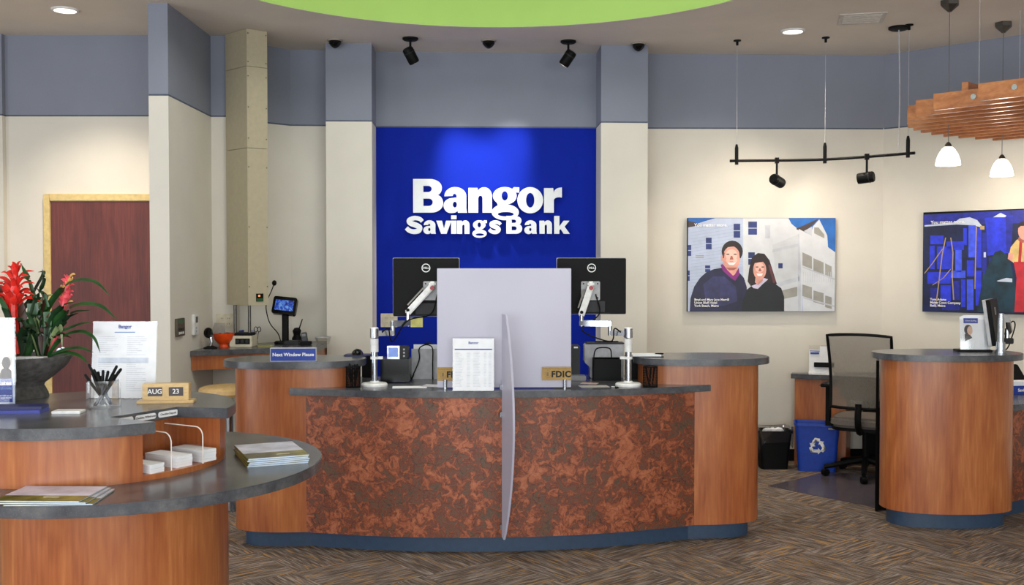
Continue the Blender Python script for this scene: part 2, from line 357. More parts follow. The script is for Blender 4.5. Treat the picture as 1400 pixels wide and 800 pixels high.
# ceiling with its round opening
DC, DRAD = Vector((-.11, 5.67)), 2.03
me = bpy.data.meshes.new('ceiling'); bm = bmesh.new()
K = 96; ring = [bm.verts.new((DC.x + DRAD * math.cos(2 * PI * i / K), DC.y + DRAD * math.sin(2 * PI * i / K), ZC)) for i in range(K)]
outer = []
for i in range(K):
    a = 2 * PI * i / K; d = Vector((math.cos(a), math.sin(a)))
    tx = ((6.75 - DC.x) if d.x > 0 else (-6.75 - DC.x)) / d.x if abs(d.x) > 1e-6 else 1e9
    ty = ((9.3 - DC.y) if d.y > 0 else (-3.9 - DC.y)) / d.y if abs(d.y) > 1e-6 else 1e9
    t = min(tx, ty); outer.append(bm.verts.new((DC.x + d.x * t, DC.y + d.y * t, ZC)))
for i in range(K): bm.faces.new((ring[i], outer[i], outer[(i + 1) % K], ring[(i + 1) % K]))
bmesh.ops.recalc_face_normals(bm, faces=bm.faces)
r_ = bmesh.ops.extrude_face_region(bm, geom=list(bm.faces)); bmesh.ops.translate(bm, vec=(0, 0, .12), verts=[e for e in r_['geom'] if isinstance(e, bmesh.types.BMVert)])
bmesh.ops.recalc_face_normals(bm, faces=bm.faces)
bm.to_mesh(me); bm.free(); me.materials.append(CEIL); ceil = bpy.data.objects.new('ceiling', me); C.objects.link(ceil); struct(ceil)
dome = B(); vs = []; fs = []
dome.lathe([(DRAD - .004, 3.441), (DRAD - .004, 4.35), (0, 4.35)], 96, (DC.x, DC.y, 0), close=False)
obj('dome_wall', dome, GREEN, ceil)
# floor: base plus single carpet tiles, quarter-turned
fl = struct(obj('floor', B().box(-6.75, 6.75, -3.9, 9.3, -.06, -.008), CARPET))
tb = B().box(-.2493, .2493, -.2493, .2493, -.008, 0)
t0 = None; FA = math.radians(39)
for i in range(-30, 31):
    for j in range(-30, 31):
        q = Matrix.Rotation(FA, 2) @ Vector((i * .5, j * .5)) + Vector((.2, 5))
        if not (4.9 < q.y < 8.9): continue
        px = 700 + F * q.x / q.y
        if px < 0 or px > 1560 or q.x > 4.4 or (q.y > 7.2 and px < 560): continue
        if t0 is None: t0 = obj('carpet_tile', tb, CARPET, fl); o = t0
        else: o = t0.copy(); C.objects.link(o)
        o.location = (q.x, q.y, 0); o.rotation_euler = (0, 0, FA + ((i + j) % 2) * PI / 2)
# door in the left wall
dA, dBt = at_y(61, 266, YD), at_y(70, 275, YD); dX1 = at_y(215, 275, YD).x + .25
d = thing('door_1', 'x', 'x', (dA.x, YD, 0)); del d['label']; del d['category']; struct(d)
obj('door_frame', B().box(dA.x, dBt.x, YD - .03, YD - .001, 0, dA.z).box(dBt.x, dX1 + .05, YD - .03, YD - .001, dBt.z, dA.z), FRAMEC, d, world=True, bevel=.004)
dl = obj('door_leaf', B().box(dBt.x + .003, dX1, YD - .018, YD - .002, .01, dBt.z - .003), DOORWOOD, d, world=True)
obj('door_handle', B().lathe([(.0, 0), (.028, .0), (.028, .01), (.012, .012), (.012, .035), (.026, .045), (.026, .07), (.0, .075)], 16, M=Matrix.Translation((at_y(88, 478, YD).x, YD - .018, 1.0)) @ Matrix.Rotation(PI / 2, 4, 'X'), close=False), CHROME, dl, world=True)

# ------------------------------------------------------------------ sign letters
def path(cmds):
    pts = []; cur = None
    for c in cmds:
        if c[0] in 'ML': cur = (c[1], c[2]); pts.append(cur)
        else:
            x0, y0 = cur; x1, y1 = c[1], c[2]
            for i in range(1, 9):
                t = PI / 2 * i / 8
                if c[0] == 'H': p = (x0 + (x1 - x0) * math.sin(t), y1 + (y0 - y1) * math.cos(t))
                else: p = (x1 + (x0 - x1) * math.cos(t), y0 + (y1 - y0) * math.sin(t))
                pts.append(p)
            cur = (x1, y1)
    return pts
def ell(cx, cy, rx, ry, n=32): return [(cx + rx * math.cos(2 * PI * i / n), cy + ry * math.sin(2 * PI * i / n)) for i in range(n)]
def stroke(pts, ws):
    P = curve([(x, y, 0) for x, y in pts], 6); m = len(P); l = []; r = []
    for i, p in enumerate(P):
        d = (P[min(i + 1, m - 1)] - P[max(i - 1, 0)]).normalized(); n = Vector((-d.y, d.x, 0))
        f = i / (m - 1) * (len(ws) - 1); k = min(int(f), len(ws) - 2); w = ws[k] + (ws[k + 1] - ws[k]) * (f - k)
        l.append(((p + n * w / 2).x, (p + n * w / 2).y)); r.append(((p - n * w / 2).x, (p - n * w / 2).y))
    return l + r[::-1]
S_PTS = [(.92, .70), (.78, .83), (.50, .885), (.24, .80), (.19, .69), (.30, .58), (.55, .49), (.75, .38), (.76, .26), (.68, .16), (.45, .12), (.2, .18), (.03, .33)]
s_PTS = [(.66, .52), (.55, .62), (.36, .655), (.18, .60), (.15, .51), (.22, .44), (.38, .385), (.52, .30), (.545, .22), (.48, .13), (.33, .09), (.15, .13), (.02, .24)]
G = {
 'B': [([('M', 0, 0), ('L', .54, 0), ('H', .89, .28), ('V', .70, .525), ('H', .85, .75), ('V', .50, 1), ('L', 0, 1)],
        [[('M', .30, .61), ('L', .44, .61), ('H', .55, .705), ('V', .44, .80), ('L', .30, .80)], [('M', .30, .20), ('L', .46, .20), ('H', .58, .31), ('V', .46, .42), ('L', .30, .42)]])],
 'o': [(ell(.3825, .37, .3825, .39), [ell(.3825, .37, .125, .22)])],
 'n': [([('M', 0, 0), ('L', .29, 0), ('L', .29, .42), ('V', .36, .51), ('H', .42, .43), ('L', .42, 0), ('L', .70, 0), ('L', .70, .50), ('V', .47, .755), ('H', .29, .62), ('L', .27, .735), ('L', 0, .735)], [])],
 'r': [([('M', 0, 0), ('L', .29, 0), ('L', .29, .36), ('V', .45, .46), ('L', .53, .45), ('L', .53, .75), ('L', .49, .745), ('H', .29, .58), ('L', .27, .73), ('L', 0, .73)], [])],
 'a': [([('M', .70, 0), ('L', .43, 0), ('L', .41, .07), ('V', .22, -.012), ('H', 0, .21), ('V', .27, .435), ('L', .39, .45), ('L', .39, .48), ('V', .325, .565), ('H', .27, .50), ('L', .025, .49), ('V', .34, .76), ('H', .675, .50), ('L', .675, .13)],
        [ell(.335, .24, .062, .09)])],
 'g': [(ell(.37, .50, .355, .262), [ell(.37, .50, .095, .14)]),
       ([('M', .52, .62), ('L', .64, .76), ('L', .80, .75), ('L', .80, .60), ('L', .66, .61)], []),
       (ell(.385, .01, .405, .235), [ell(.40, -.045, .24, .068)]),
       ([('M', .03, .07), ('L', .12, .17), ('V', .17, .22), ('L', .10, .36), ('L', .28, .30), ('L', .34, .10)], [])],
 'S': [(stroke(S_PTS, [.22, .24, .26, .30, .30, .30, .28, .26, .24]), [])],
 's': [(stroke(s_PTS, [.17, .20, .22, .24, .24, .24, .23, .21, .19]), [])],
 'v': [([('M', 0, .735), ('L', .32, .735), ('L', .435, .29), ('L', .55, .735), ('L', .85, .735), ('L', .58, 0), ('L', .27, 0)], [])],
 'i': [([('M', 0, 0), ('L', .30, 0), ('L', .30, .735), ('L', 0, .735)], []), ([('M', 0, .82), ('L', .30, .82), ('L', .30, 1.03), ('L', 0, 1.03)], [])],
 'k': [([('M', 0, 0), ('L', .29, 0), ('L', .29, .20), ('L', .36, .27), ('L', .54, 0), ('L', .88, 0), ('L', .585, .40), ('L', .86, .735), ('L', .53, .735), ('L', .31, .44), ('L', .29, .44), ('L', .29, 1), ('L', 0, 1)], [])],
}
def glyph_mesh(ch, sc, depth):
    cu = bpy.data.curves.new('g', 'CURVE'); cu.dimensions = '2D'; cu.fill_mode = 'BOTH'; cu.extrude = depth / 2
    out = B()
    for outer_, holes in G[ch]:
        for s in list(cu.splines): cu.splines.remove(s)
        for ct in [outer_] + holes:
            p = path(ct) if isinstance(ct[0][0], str) else ct
            sp = cu.splines.new('POLY'); sp.points.add(len(p) - 1); sp.use_cyclic_u = True
            for q, (x, y) in zip(sp.points, p): q.co = (x * sc, y * sc, 0, 1)
        t = bpy.data.objects.new('tmp', cu); C.objects.link(t); m_ = bpy.data.meshes.new_from_object(t); bpy.data.objects.remove(t)
        out.add([v.co + Vector((0, 0, .0006 * G[ch].index((outer_, holes)))) for v in m_.vertices], [tuple(f.vertices) for f in m_.polygons]); bpy.data.meshes.remove(m_)
    bpy.data.curves.remove(cu); return out
sa = math.atan2((s2 - s1).y, (s2 - s1).x)
def sign_pt(px, py):                                # pixel on the sign wall -> local (x, z)
    dd = ray(px, py); q = Vector((s1.x, s1.y, 0)); n3 = Vector((n_.x, n_.y, 0)); t = (q - Vector((0, 0, H))).dot(n3) / dd.dot(n3)
    p = Vector((0, 0, H)) + dd * t; return (Vector((p.x, p.y)) - s1).dot((s2 - s1).normalized()), p.z
sgn = thing('wall_sign_lettering', 'raised white bank name lettering mounted on royal blue wall', 'sign', (s1.x, s1.y, 0), sa)
LETTER = mat('white_sign_letter', (226, 230, 234), .4, var=.01)
def place_letters(chars, lefts, base_py, cap_py):
    for ch, lx in zip(chars, lefts):
        x, z = sign_pt(lx, base_py); z1 = sign_pt(lx, cap_py)[1]; sc = z1 - z
        b = glyph_mesh(ch, sc, .028); M = Matrix.Translation((x, -.045, z)) @ UPRIGHT
        b.v = [M @ p for p in b.v]
        obj('letter', b, LETTER, sgn, ang=3)
def zp(v): return 500 + v / 4
place_letters('Bangor', [zp(v) for v in (262, 427, 562, 692, 828, 973)], 160 + 525 / 4, 160 + 342 / 4)
place_letters('Savings', [zp(v) for v in (222, 317, 387, 468, 500, 585, 673)], 160 + 640 / 4, 160 + 543 / 4)
place_letters('Bank', [zp(v) for v in (768, 866, 948, 1028)], 160 + 640 / 4, 160 + 543 / 4)

# ------------------------------------------------------------------ teller counter
CA = math.radians(4); CO = Vector((-.04, 5.83, 0)); RW = 3.4
CM = Matrix.Translation(CO) @ Matrix.Rotation(CA, 4, 'Z')
ZT, ZL = 1.10, .945
def arc(u, off=0): return RW - math.sqrt((RW - off) ** 2 - u * u)
def arcline(u0, u1, off=0, n=40): return [(u0 + (u1 - u0) * i / n, arc(u0 + (u1 - u0) * i / n, off)) for i in range(n + 1)]
tc_ = thing('teller_counter', 'curved teller counter with patinated copper front and round cherry wood ends', 'counter', CO, CA)
obj('copper_panel', B().prism(arcline(-1.15, 1.15) + arcline(1.15, -1.15, .06), .10, ZL - .038), COPPER, tc_)
for s in (-1, 1):
    obj('end_drum', B().prism(sup(.37, .205, 2.5, 56, s * 1.22, .405), .10, ZT - .04), CHERRY, tc_)
    obj('raised_top', B().prism(sup(.42, .255, 2.4, 64, s * 1.235, .40), ZT - .04, ZT), STONE, tc_, bevel=.003)
obj('worktop', B().prism(arcline(-1.245, 1.245, -.045) + [(1.245, .26), (.90, .42), (.88, .80), (-.88, .80), (-.90, .42), (-1.245, .26)], ZL - .038, ZL), STONE, tc_, bevel=.002)
obj('toe_kick', B().prism(arcline(-1.15, 1.15, .07) + arcline(1.15, -1.15, .11), 0, .0999).prism(sup(.315, .145, 2.5, 48, 1.22, .41), 0, .0999).prism(sup(.315, .145, 2.5, 48, -1.22, .41), 0, .0999), TOEB, tc_)
obj('inner_panel', B().box(-.85, .85, .74, .76, .0, ZL - .039), CHERRY, tc_)
# frosted screen along the counter
y0 = at_z(690, 531.5, ZL).y
def screen(px0, px1, pyt, pyb, Y):
    a, b = at_y(px0, pyb, Y), at_y(px1, pyt, Y); return a.x, b.x, a.z, b.z
x0, x1, z0, z1 = screen(598, 781, 367, 529, y0)
fs_ = thing('frosted_screen', 'square frosted white acrylic screen standing upright on the copper-fronted counter', 'screen', ((x0 + x1) / 2, y0, ZL), CA * .3)
wS = (x1 - x0) / 2
obj('panel', B().box(-wS, wS, -.005, .005, .008, z1 - ZL), FROST, fs_, bevel=.002)
for px in (609, 689, 772):
    xx = at_y(px, 520, y0).x - (x0 + x1) / 2
    obj('clip_post', B().cyl(.011, 0, .055, 14, (xx, -.017, 0)), CHROME, fs_)
# divider fin between the two teller stations
pf = at_z(688, 540, ZL); dv = thing('divider_fin', 'tall bowed frosted acrylic divider fin jutting out from the copper front', 'screen', (-.052, 5.775, 0), math.radians(14))
prof = [(0, .115), (-.0, 1.375)]; n = 24; bow = []
for i in range(n + 1):
    t = i / n; z = 1.385 - t * 1.275; bow.append((-.02 - .24 * (math.sin(PI * min(max(t * .93 + .06, 0), 1))) ** .75, z))
Ms = Matrix(((0, 0, 1, 0), (1, 0, 0, 0), (0, 1, 0, 0), (0, 0, 0, 1)))      # (y,z) outline extruded along x
obj('panel', B().prism([(0, .115), (0, 1.385)] + bow, -.006, .006, Ms), FROST, dv, bevel=.002)
for z in (.16, .80, .955):
    obj('bracket', B().box(-.018, .018, -.012, .012, z, z + .03), CHROME, dv, bevel=.003)
# plaques on the screen
def plaque(px0, px1, py0, py1, label):
    a, b = at_y(px0, py1, y0 - .008), at_y(px1, py0, y0 - .008)
    t = thing('counter_plaque', label, 'plaque', ((a.x + b.x) / 2, y0 - .0085 - .004, a.z), CA * .3); w = b.x - a.x; h = b.z - a.z
    obj('plate', B().prism(rrect(w, h, .004, 4, 0, h / 2), 0, .003, UPRIGHT), GOLD, t)
    text('lettering', 'FDIC', h * .62, INKB, t, Matrix.Translation((w * .15, -.0035, h * .44)) @ UPRIGHT, bold=.0022, space=1.1)
    b = B()
    for k in range(12):
        b.flat([UPRIGHT @ Vector((-w * .30 + h * r * math.cos(PI * 2 * q / 12) * .8, h * .46 + h * r * math.sin(PI * 2 * q / 12), .0032)) for q, r in ((k, .24), (k + .6, .24), (k + .6, .30), (k, .30))])
    b.flat([UPRIGHT @ Vector((-w * .30 + x * h, h * .46 + y * h, .0032)) for x, y in ((-.1, -.14), (.06, -.14), (.06, .14), (-.1, .14))])
    obj('emblem', b, mat('dark_gold', (112, 88, 46), .5), t)
    text('small_print', 'Backed by the full faith and credit of the U.S. Government', h * .085, INKB, t, Matrix.Translation((0, -.0035, h * .86)) @ UPRIGHT)
    return t
plaque(741, 781, 501.5, 520, 'gold FDIC plaque fully visible at corner of frosted screen')
plaque(598, 638, 502, 520.5, 'gold FDIC plaque half hidden behind the white rate sheet')
# sheet in clear stand
def sheet_stand(name, label, px0, px1, pyt, pyb, zb, deco):
    a = at_z((px0 + px1) / 2, pyb, zb); s = a.y / F; w = (px1 - px0) * s; h = (pyb - pyt) * s
    t = thing(name, label, 'sign holder', (a.x, a.y, zb)); tilt = Matrix.Rotation(math.radians(-6), 4, 'X')
    obj('acrylic_stand', B().box(-w / 2 - .002, w / 2 + .002, .002, .004, .001, h + .002, tilt).box(-w / 2, w / 2, -.012, .075, 0, .003), CLEAR, t)
    p = obj('sheet', B().box(-w / 2, w / 2, 0, .001, .003, h, tilt), PAPER, t)
    deco(t, w, h, tilt); return t
def lines(t, w, h, tilt, rows, name='print_lines', m=None):
    b = B()
    for (x0, x1, z, th) in rows: b.box(x0 * w, x1 * w, -.0006, -.0002, z * h, (z + th) * h, tilt)
    return obj(name, b, m or INK, t)
def deco_rate(t, w, h, T):
    text('heading', 'Bangor', .02, BLUE, t, T @ Matrix.Translation((0, -.0007, h * .92)) @ UPRIGHT, bold=.0004)
    lines(t, w, h, T, [(-.46, .46, .785, .022)], 'heading_bar', BLUE)
    rows = []; rnd = random.Random(3)
    for i in range(26):
        z = .74 - i * .026
        rows += [(-.44, -.44 + rnd.uniform(.08, .2), z, .006), (-.16, -.08, z, .006), (.0, .12 + rnd.uniform(0, .06), z, .006), (.26, .32, z, .006), (.38, .44, z, .006)]
    lines(t, w, h, T, rows, m=mat('pale_ink', (204, 208, 218), .8))
sheet_stand('rate_sheet', 'white printed rate sheet with a blue bar standing before the frosted screen', 619, 675, 463, 535, ZL, deco_rate)

# next-window sign
a = at_z(401, 494.5, ZT); s = a.y / F
t = thing('desk_sign', 'blue block sign reading Next Window Please on raised counter end', 'sign', (a.x, a.y, ZT), CA)
w, h = 63 * s, 19 * s
obj('block', B().box(-w / 2, w / 2, 0, .03, 0, h), LGREY, t, bevel=.002); obj('face', B().box(-w / 2 + .005, w / 2 - .005, -.002, 0, .005, h - .005), BLUE, t)
text('lettering', 'Next Window Please', .0275, WHITEINK, t, Matrix.Translation((0, -.0025, h * .5)) @ UPRIGHT, bold=.0006)

# mouse on pad
a = at_z(489, 486, ZT)
t = thing('mouse_pad', 'dark blue mouse pad lying on the left raised counter end', 'mouse pad', (a.x, a.y, ZT))
obj('pad', B().prism(rrect(.16, .14, .03), 0, .006), NAVY, t)
t = thing('computer_mouse', 'glossy black computer mouse resting on dark blue pad', 'mouse', (a.x, a.y - .01, ZT + .006))
mb_ = B().ellipsoid((0, 0, 0), .036, .052, .036, 20, 10)
for v in mb_.v: v.z = max(v.z, 0)
obj('body', mb_, BLACKG, t)
obj('wheel', B().cyl(.008, -.004, .004, 12, M=Matrix.Translation((0, -.03, .031)) @ Matrix.Rotation(PI / 2, 4, 'Y')), DGREY, t)

# pen cups
def pen(name_label, base, top, r=.0045, group=None, m=BLACK):
    t = thing('pen', name_label, 'pen', base, 0, group); d = Vector(top) - Vector(base)
    obj('barrel', B().tube([(0, 0, 0), d * .55], [r * .6, r], 8), m, t); obj('cap', B().tube([d * .55, d * .97, d], [r * 1.15, r * 1.1, r * .7], 8), BLACK, t)
    return t
def mesh_cup(px, pyb, label, h=.125, r=.042):
    a = at_z(px, pyb, ZL); t = thing('pen_cup', label, 'pen cup', (a.x, a.y, ZL))
    b = B()
    for k in range(28):
        q = 2 * PI * k / 28
        for sgn_ in (1, -1): b.tube([(r * math.cos(q + sgn_ * f * .9), r * math.sin(q + sgn_ * f * .9), .004 + f * (h - .008)) for f in (0, .25, .5, .75, 1)], .0009, 4)
    obj('mesh_wall', b, BLACK, t)
    obj('rim', B().lathe([(r - .002, h - .006), (r + .002, h - .006), (r + .002, h), (r - .002, h), (r - .002, h - .006)], 28, close=False), BLACK, t); obj('base', B().cyl(r + .001, 0, .005, 24), BLACK, t)
    return a
a = mesh_cup(483, 530, 'black wire mesh pen cup holding pens, below the blue mouse pad')
for k in range(6):
    q = k * 1.1; pen('black pen standing in the mesh cup below the mouse pad', (a.x + .012 * math.cos(q), a.y + .012 * math.sin(q), ZL + .006), (a.x + .03 * math.cos(q + .3), a.y + .03 * math.sin(q + .3), ZL + .128 + .006 * (k % 3)), group='pens in the left mesh cup')
a = mesh_cup(889, 529.5, 'black wire mesh pen cup standing near clipboard papers on raised end')
for k in range(3):
    q = k * 2.1; pen('black pen standing in the mesh cup below the clipboard', (a.x + .012 * math.cos(q), a.y + .012 * math.sin(q), ZL + .006), (a.x + .03 * math.cos(q + .5), a.y + .03 * math.sin(q + .5), ZL + .122), group='pens in the right mesh cup')

# monitor arms and monitors
def monitor_arm(label, base_px, base_py, mirror, head_px, head_py, elbow_px, elbow_py, Ym):
    a = at_z(base_px, base_py, ZL); Y = a.y
    t = thing('monitor_swing_arm', label, 'monitor arm', (a.x, Y, ZL)); s = Y / F
    def L(px, py, Yq=Y):
        p = at_y(px, py, Yq); return Vector((p.x - a.x, p.y - Y, p.z - ZL))
    obj('base', B().lathe([(0, 0), (.078, 0), (.078, .01), (.07, .018), (.03, .022), (.022, .03), (0, .03)], 32, close=False), WHITE, t)
    zt = L(base_px, 449).z
    obj('pole', B().cyl(.0195, .028, zt - .06, 20), CHROME, t)
    obj('sleeve', B().cyl(.0245, L(0, 481).z, L(0, 463).z, 24), WHITE, t); obj('collar', B().cyl(.0255, zt - .055, zt, 24), CHROME, t)
    obj('collar_cap', B().lathe([(.0255, zt), (.02, zt + .006), (0, zt + .008)], 24, close=False), WHITE, t)
    obj('clamp_ring', B().cyl(.024, L(0, 491).z, L(0, 487.5).z, 20).box(0 if mirror < 0 else -.05, .05 if mirror < 0 else 0, -.008, .008, L(0, 491).z, L(0, 487.5).z), WHITE, t)
    # lower arm, from collar to first joint, then upper arm back to the elbow
    j1 = L(base_px - mirror * 25, 454, Y + .05); z = zt - .03
    b = B(); d = Vector((j1.x, j1.y, 0)); ang = math.atan2(d.y, d.x); b.box(0, d.length, -.014, .014, z - .016, z + .016, Matrix.Rotation(ang, 4, 'Z')); obj('lower_arm', b, CHROME, t, bevel=.003)
    e = L(elbow_px, elbow_py, Y + .10); z2 = zt + .025; d2 = Vector((e.x - j1.x, e.y - j1.y, 0)); an2 = math.atan2(d2.y, d2.x)
    b = B().box(-.012, d2.length + .012, -.015, .015, z2 - .018, z2 + .018, Matrix.Translation((j1.x, j1.y, 0)) @ Matrix.Rotation(an2, 4, 'Z')); obj('upper_arm', b, CHROME, t, bevel=.004)
    obj('joint', B().cyl(.013, z - .016, z2 + .018, 14, (j1.x, j1.y, 0)), CHROME, t)
    obj('elbow_post', B().cyl(.0125, z2 - .018, e.z + .01, 14, (e.x, e.y, 0)), CHROME, t)
    hd = L(head_px, head_py, Ym - .045); st = Vector((e.x, e.y, e.z)); dd = hd - st
    side = dd.cross(Vector((0, 1, 0))).normalized(); up = Vector((0, -1, 0)); X = dd.normalized(); Yb = (up - X * up.dot(X)).normalized(); Zb = X.cross(Yb)
    Mb = Matrix((X, Yb, Zb)).transposed().to_4x4(); Mb.translation = st
    ln = dd.length
    obj('spring_arm', B().prism([(-.012, -.012), (ln, -.012), (ln, .012), (-.012, .012)], -.019, .019, Mb), WHITE, t, bevel=.006)
    obj('spring_bar', B().prism([(.03, -.006), (ln * .82, -.006), (ln * .82, .006), (.03, .006)], -.036, -.027, Mb), STEEL, t)
    obj('pivot_cap', B().cyl(.013, -.002, .004, 14, M=Matrix.Translation(hd + Vector((0, -.016, -.012))) @ Matrix.Rotation(PI / 2, 4, 'X')), RED, t)
    obj('pivot_dot', B().cyl(.010, -.002, .004, 14, M=Matrix.Translation(st + Vector((0, -.018, .014))) @ Matrix.Rotation(PI / 2, 4, 'X')), BLACK, t)
    obj('tilt_head', B().box(hd.x - .02, hd.x + .02, hd.y - .01, hd.y + .03, hd.z - .005, hd.z + .028), WHITE, t, bevel=.009, seg=3)
    pc = hd + Vector((0, .032, -.03))
    obj('mount_plate', B().prism(rrect(.115, .115, .008, 3, 0, 0), -.004, 0, Matrix.Translation(pc + Vector((0, .0, 0))) @ UPRIGHT), mat('satin_plate', (150, 150, 152), .5, .3), t)
    for sx in (-1, 1):
        for sz in (-1, 1): obj('plate_screw', B().cyl(.005, 0, .003, 8, M=Matrix.Translation(pc + Vector((sx * .043, 0, sz * .043))) @ UPRIGHT), DGREY, t)
    cab = curve([hd + Vector((.03, .02, -.05)), hd + Vector((.03 * mirror + .02, .0, -.17)), st + Vector((.0, -.03, -.09 if mirror > 0 else -.05)), Vector((j1.x, j1.y - .02, z - .05)), Vector((j1.x * .8, -.02, z + .03)), Vector((-.02 * mirror, .03, z - .02)), Vector((.015 * mirror, .03, .25)), Vector((.02 * mirror, .03, .02))], 8)
    obj('cable', B().tube(cab, .0042, 6), BLACK, t)
    return t
def monitor(label, px0, px1, pyt, pyb, Y, rz=0):
    a, b = at_y(px0, pyb, Y), at_y(px1, pyt, Y); w, h = b.x - a.x, b.z - a.z
    t = thing('monitor', label, 'monitor', ((a.x + b.x) / 2, Y, a.z), rz, 'back-facing monitors on the teller counter')
    obj('bezel', B().prism(rrect(w, h, .006, 3, 0, h / 2), -.030, -.012, UPRIGHT), LGREY, t)
    obj('back_shell', B().prism(rrect(w - .005, h - .005, .008, 3, 0, h / 2), -.012, .004, UPRIGHT), BLACK, t, bevel=.006)
    obj('screen', B().box(-w / 2 + .015, w / 2 - .015, .0301, .0308, .018, h - .015), DGREY, t)
    obj('port_cover', B().box(-.065, .085, -.009, -.004, .012, .085), DGREY, t, bevel=.003)
    obj('vent_slot', B().box(-.11, .11, -.0046, -.0040, .006, .010), DGREY, t)
    cz = h - .062; cx = .0
    obj('emblem', B().lathe([(.0215, 0), (.0265, 0), (.0265, .0012), (.0215, .0012), (.0215, 0)], 28, M=Matrix.Translation((cx, -.0042, cz)) @ UPRIGHT, close=False), WHITE, t)
    text('emblem_lettering', 'DELL', .0165, WHITE, t, Matrix.Translation((cx, -.0048, cz)) @ UPRIGHT, bold=.0004)
    return t
YM = 6.24
monitor_arm('white and chrome monitor arm with its post beside the card reader', 512, 527.5, -1, 591, 391, 558, 427, YM)
monitor_arm('white and chrome monitor arm with its post beside the black file box', 859, 527.5, 1, 808, 391, 795, 430, YM)
monitor('black computer monitor seen from behind with a yellow note under it', 537, 628, 352.5, 433, YM)
monitor('black computer monitor seen from behind in front of the right wall column', 761, 856.5, 352.5, 430, YM)
# sticky note
a = at_y(570, 436, YM + .02); tag(obj('sticky_note', B().box(a.x - .037, a.x + .037, YM + .005, YM + .006, a.z - .05, a.z + .008), YELLOW), 'yellow sticky note hanging from lower edge of a monitor', 'note')

# black card reader and boxes at the left station
a = at_z(540, 524, ZL)
t = thing('signature_pad_box', 'tall black equipment box at the left teller station', 'equipment box', (a.x, a.y, ZL), 0)
s = a.y / F; obj('case', B().box(-20 * s, 19 * s, 0, .18, .006, 33 * s), BLACKG, t, bevel=.004)
for k in (-1, 1): obj('foot', B().cyl(.01, 0, .008, 10, (k * 14 * s, .03, 0)), BLACK, t)
zt = ZL + 33 * s
t = thing('card_reader', 'grey card reader with pale blue screen on top of black box', 'card reader', (a.x, a.y + .02, zt))
obj('body', B().box(-11 * s, 17 * s, 0, .10, 0, 17 * s), DGREY, t, bevel=.003); obj('screen_frame', B().box(-11 * s, 6 * s, -.006, 0, -.0, 18 * s), CHROME, t)
obj('screen', B().box(-9 * s, 4 * s, -.0075, -.006, 3 * s, 15.5 * s), mat('pale_blue_screen', (110, 140, 214), .3, emit=(110, 140, 214), es=.25), t)
for k in range(3): obj('key', B().cyl(.006, 0, .003, 10, M=Matrix.Translation((12 * s, 0, (4 + 4.5 * k) * s)) @ UPRIGHT), LGREY, t)
# wire file rack with folders
a = at_z(578, 521, ZL); Yr = a.y + .08; s = Yr / F
t = thing('wire_file_rack', 'black wire file rack behind the left part of the frosted screen', 'file rack', (a.x, Yr, ZL))
for k in range(3):
    yy = k * .08
    obj('wire_divider', B().tube(curve([(-.045 - .03, yy - .06, .004), (-.03, yy, .12), (-.03, yy, .19), (.0, yy, .215), (.035, yy, .215), (.055, yy, .19), (.055, yy, .1), (.055, yy, .004)], 6), .004, 6), BLACK, t)
obj('wire_base', B().tube([(-.075, -.06, .004), (-.075, .2, .004), (.055, .2, .004), (.055, 0, .004)], .004, 6), BLACK, t)
for k, (dz, c) in enumerate(((.19, LGREY), (.215, PAPER), (.20, PAPER))):
    tag(obj('file_folder', B().box(a.x - .08 + .01 * k, a.x + .09 + .012 * k, Yr + .03 + .035 * k, Yr + .036 + .035 * k, ZL, ZL + dz), c), 'pale paper folder standing in the black wire file rack', 'folder', 'folders in the wire rack')
# loose papers and keyboard
def paper(label, px, py, z, w, d, rz, m=PAPER, th=.0015, name='paper_sheet', group=None, cat='paper'):
    a = at_z(px, py, z); o = obj(name, B().box(-w / 2, w / 2, -d / 2, d / 2, 0, th), m); o.location = (a.x, a.y, z); o.rotation_euler = (0, 0, rz); return tag(o, label, cat, group)
paper('white form lying flat beside the white monitor arm base', 560, 529.5, ZL, .20, .10, .1)
paper('printed leaflet lying flat under the edge of the frosted screen', 592, 527.5, ZL, .12, .11, -.25, mat('pale_leaflet', (206, 204, 210), .6))
paper('light grey leaflet lying by the right monitor arm base', 812, 528.5, ZL, .17, .10, .12, mat('grey_leaflet', (168, 164, 160), .6))
paper('pale pink leaflet lying behind the grey leaflet at right station', 806, 524.3, ZL, .10, .07, -.3, mat('pink_leaflet', (190, 160, 150), .7))
a = at_z(836, 529.8, ZL); pen('white pen lying flat on the right teller worktop', (a.x, a.y, ZL + .005), (a.x + .035, a.y - .06, ZL + .005), .004, m=WHITE)
# right station: printer, file box, pos printer
a = at_z(828, 521, ZL); s = (a.y + .14) / F
t = thing('receipt_printer', 'light grey desktop printer behind the black file box', 'printer', (a.x + .01, a.y + .16, ZL))
obj('body', B().prism([(-.095, 0), (.12, 0), (.12, .215), (-.13, .215), (-.13, .10), (-.095, .07)], 0, .12, Matrix.Translation((0, .12, 0)) @ UPRIGHT), LGREY, t, bevel=.006)
obj('lid', B().box(-.12, .125, 0, .12, .215, .224), DGREY, t, bevel=.003); obj('paper_slot', B().box(-.06, .09, .05, .06, .224, .232), BLACK, t)
t = thing('file_box', 'low black open file box with wire handle at right station', 'file box', (a.x + .012, a.y + .01, ZL))
obj('box_wall', B().box(-.085, .085, 0, .004, 0, .135).box(-.085, .085, .116, .12, 0, .135).box(-.085, -.081, .004, .116, 0, .135).box(.081, .085, .004, .116, 0, .135).box(-.081, .081, .004, .116, 0, .004), BLACK, t)
obj('wire_handle', B().tube(curve([(-.09, -.004, .0), (-.085, -.004, .14), (-.075, -.004, .19), (-.05, -.004, .205), (.0, -.004, .205), (.02, -.004, .19), (.025, -.004, .14)], 6), .0042, 6), BLACK, t)
a = at_z(783, 524, ZL)
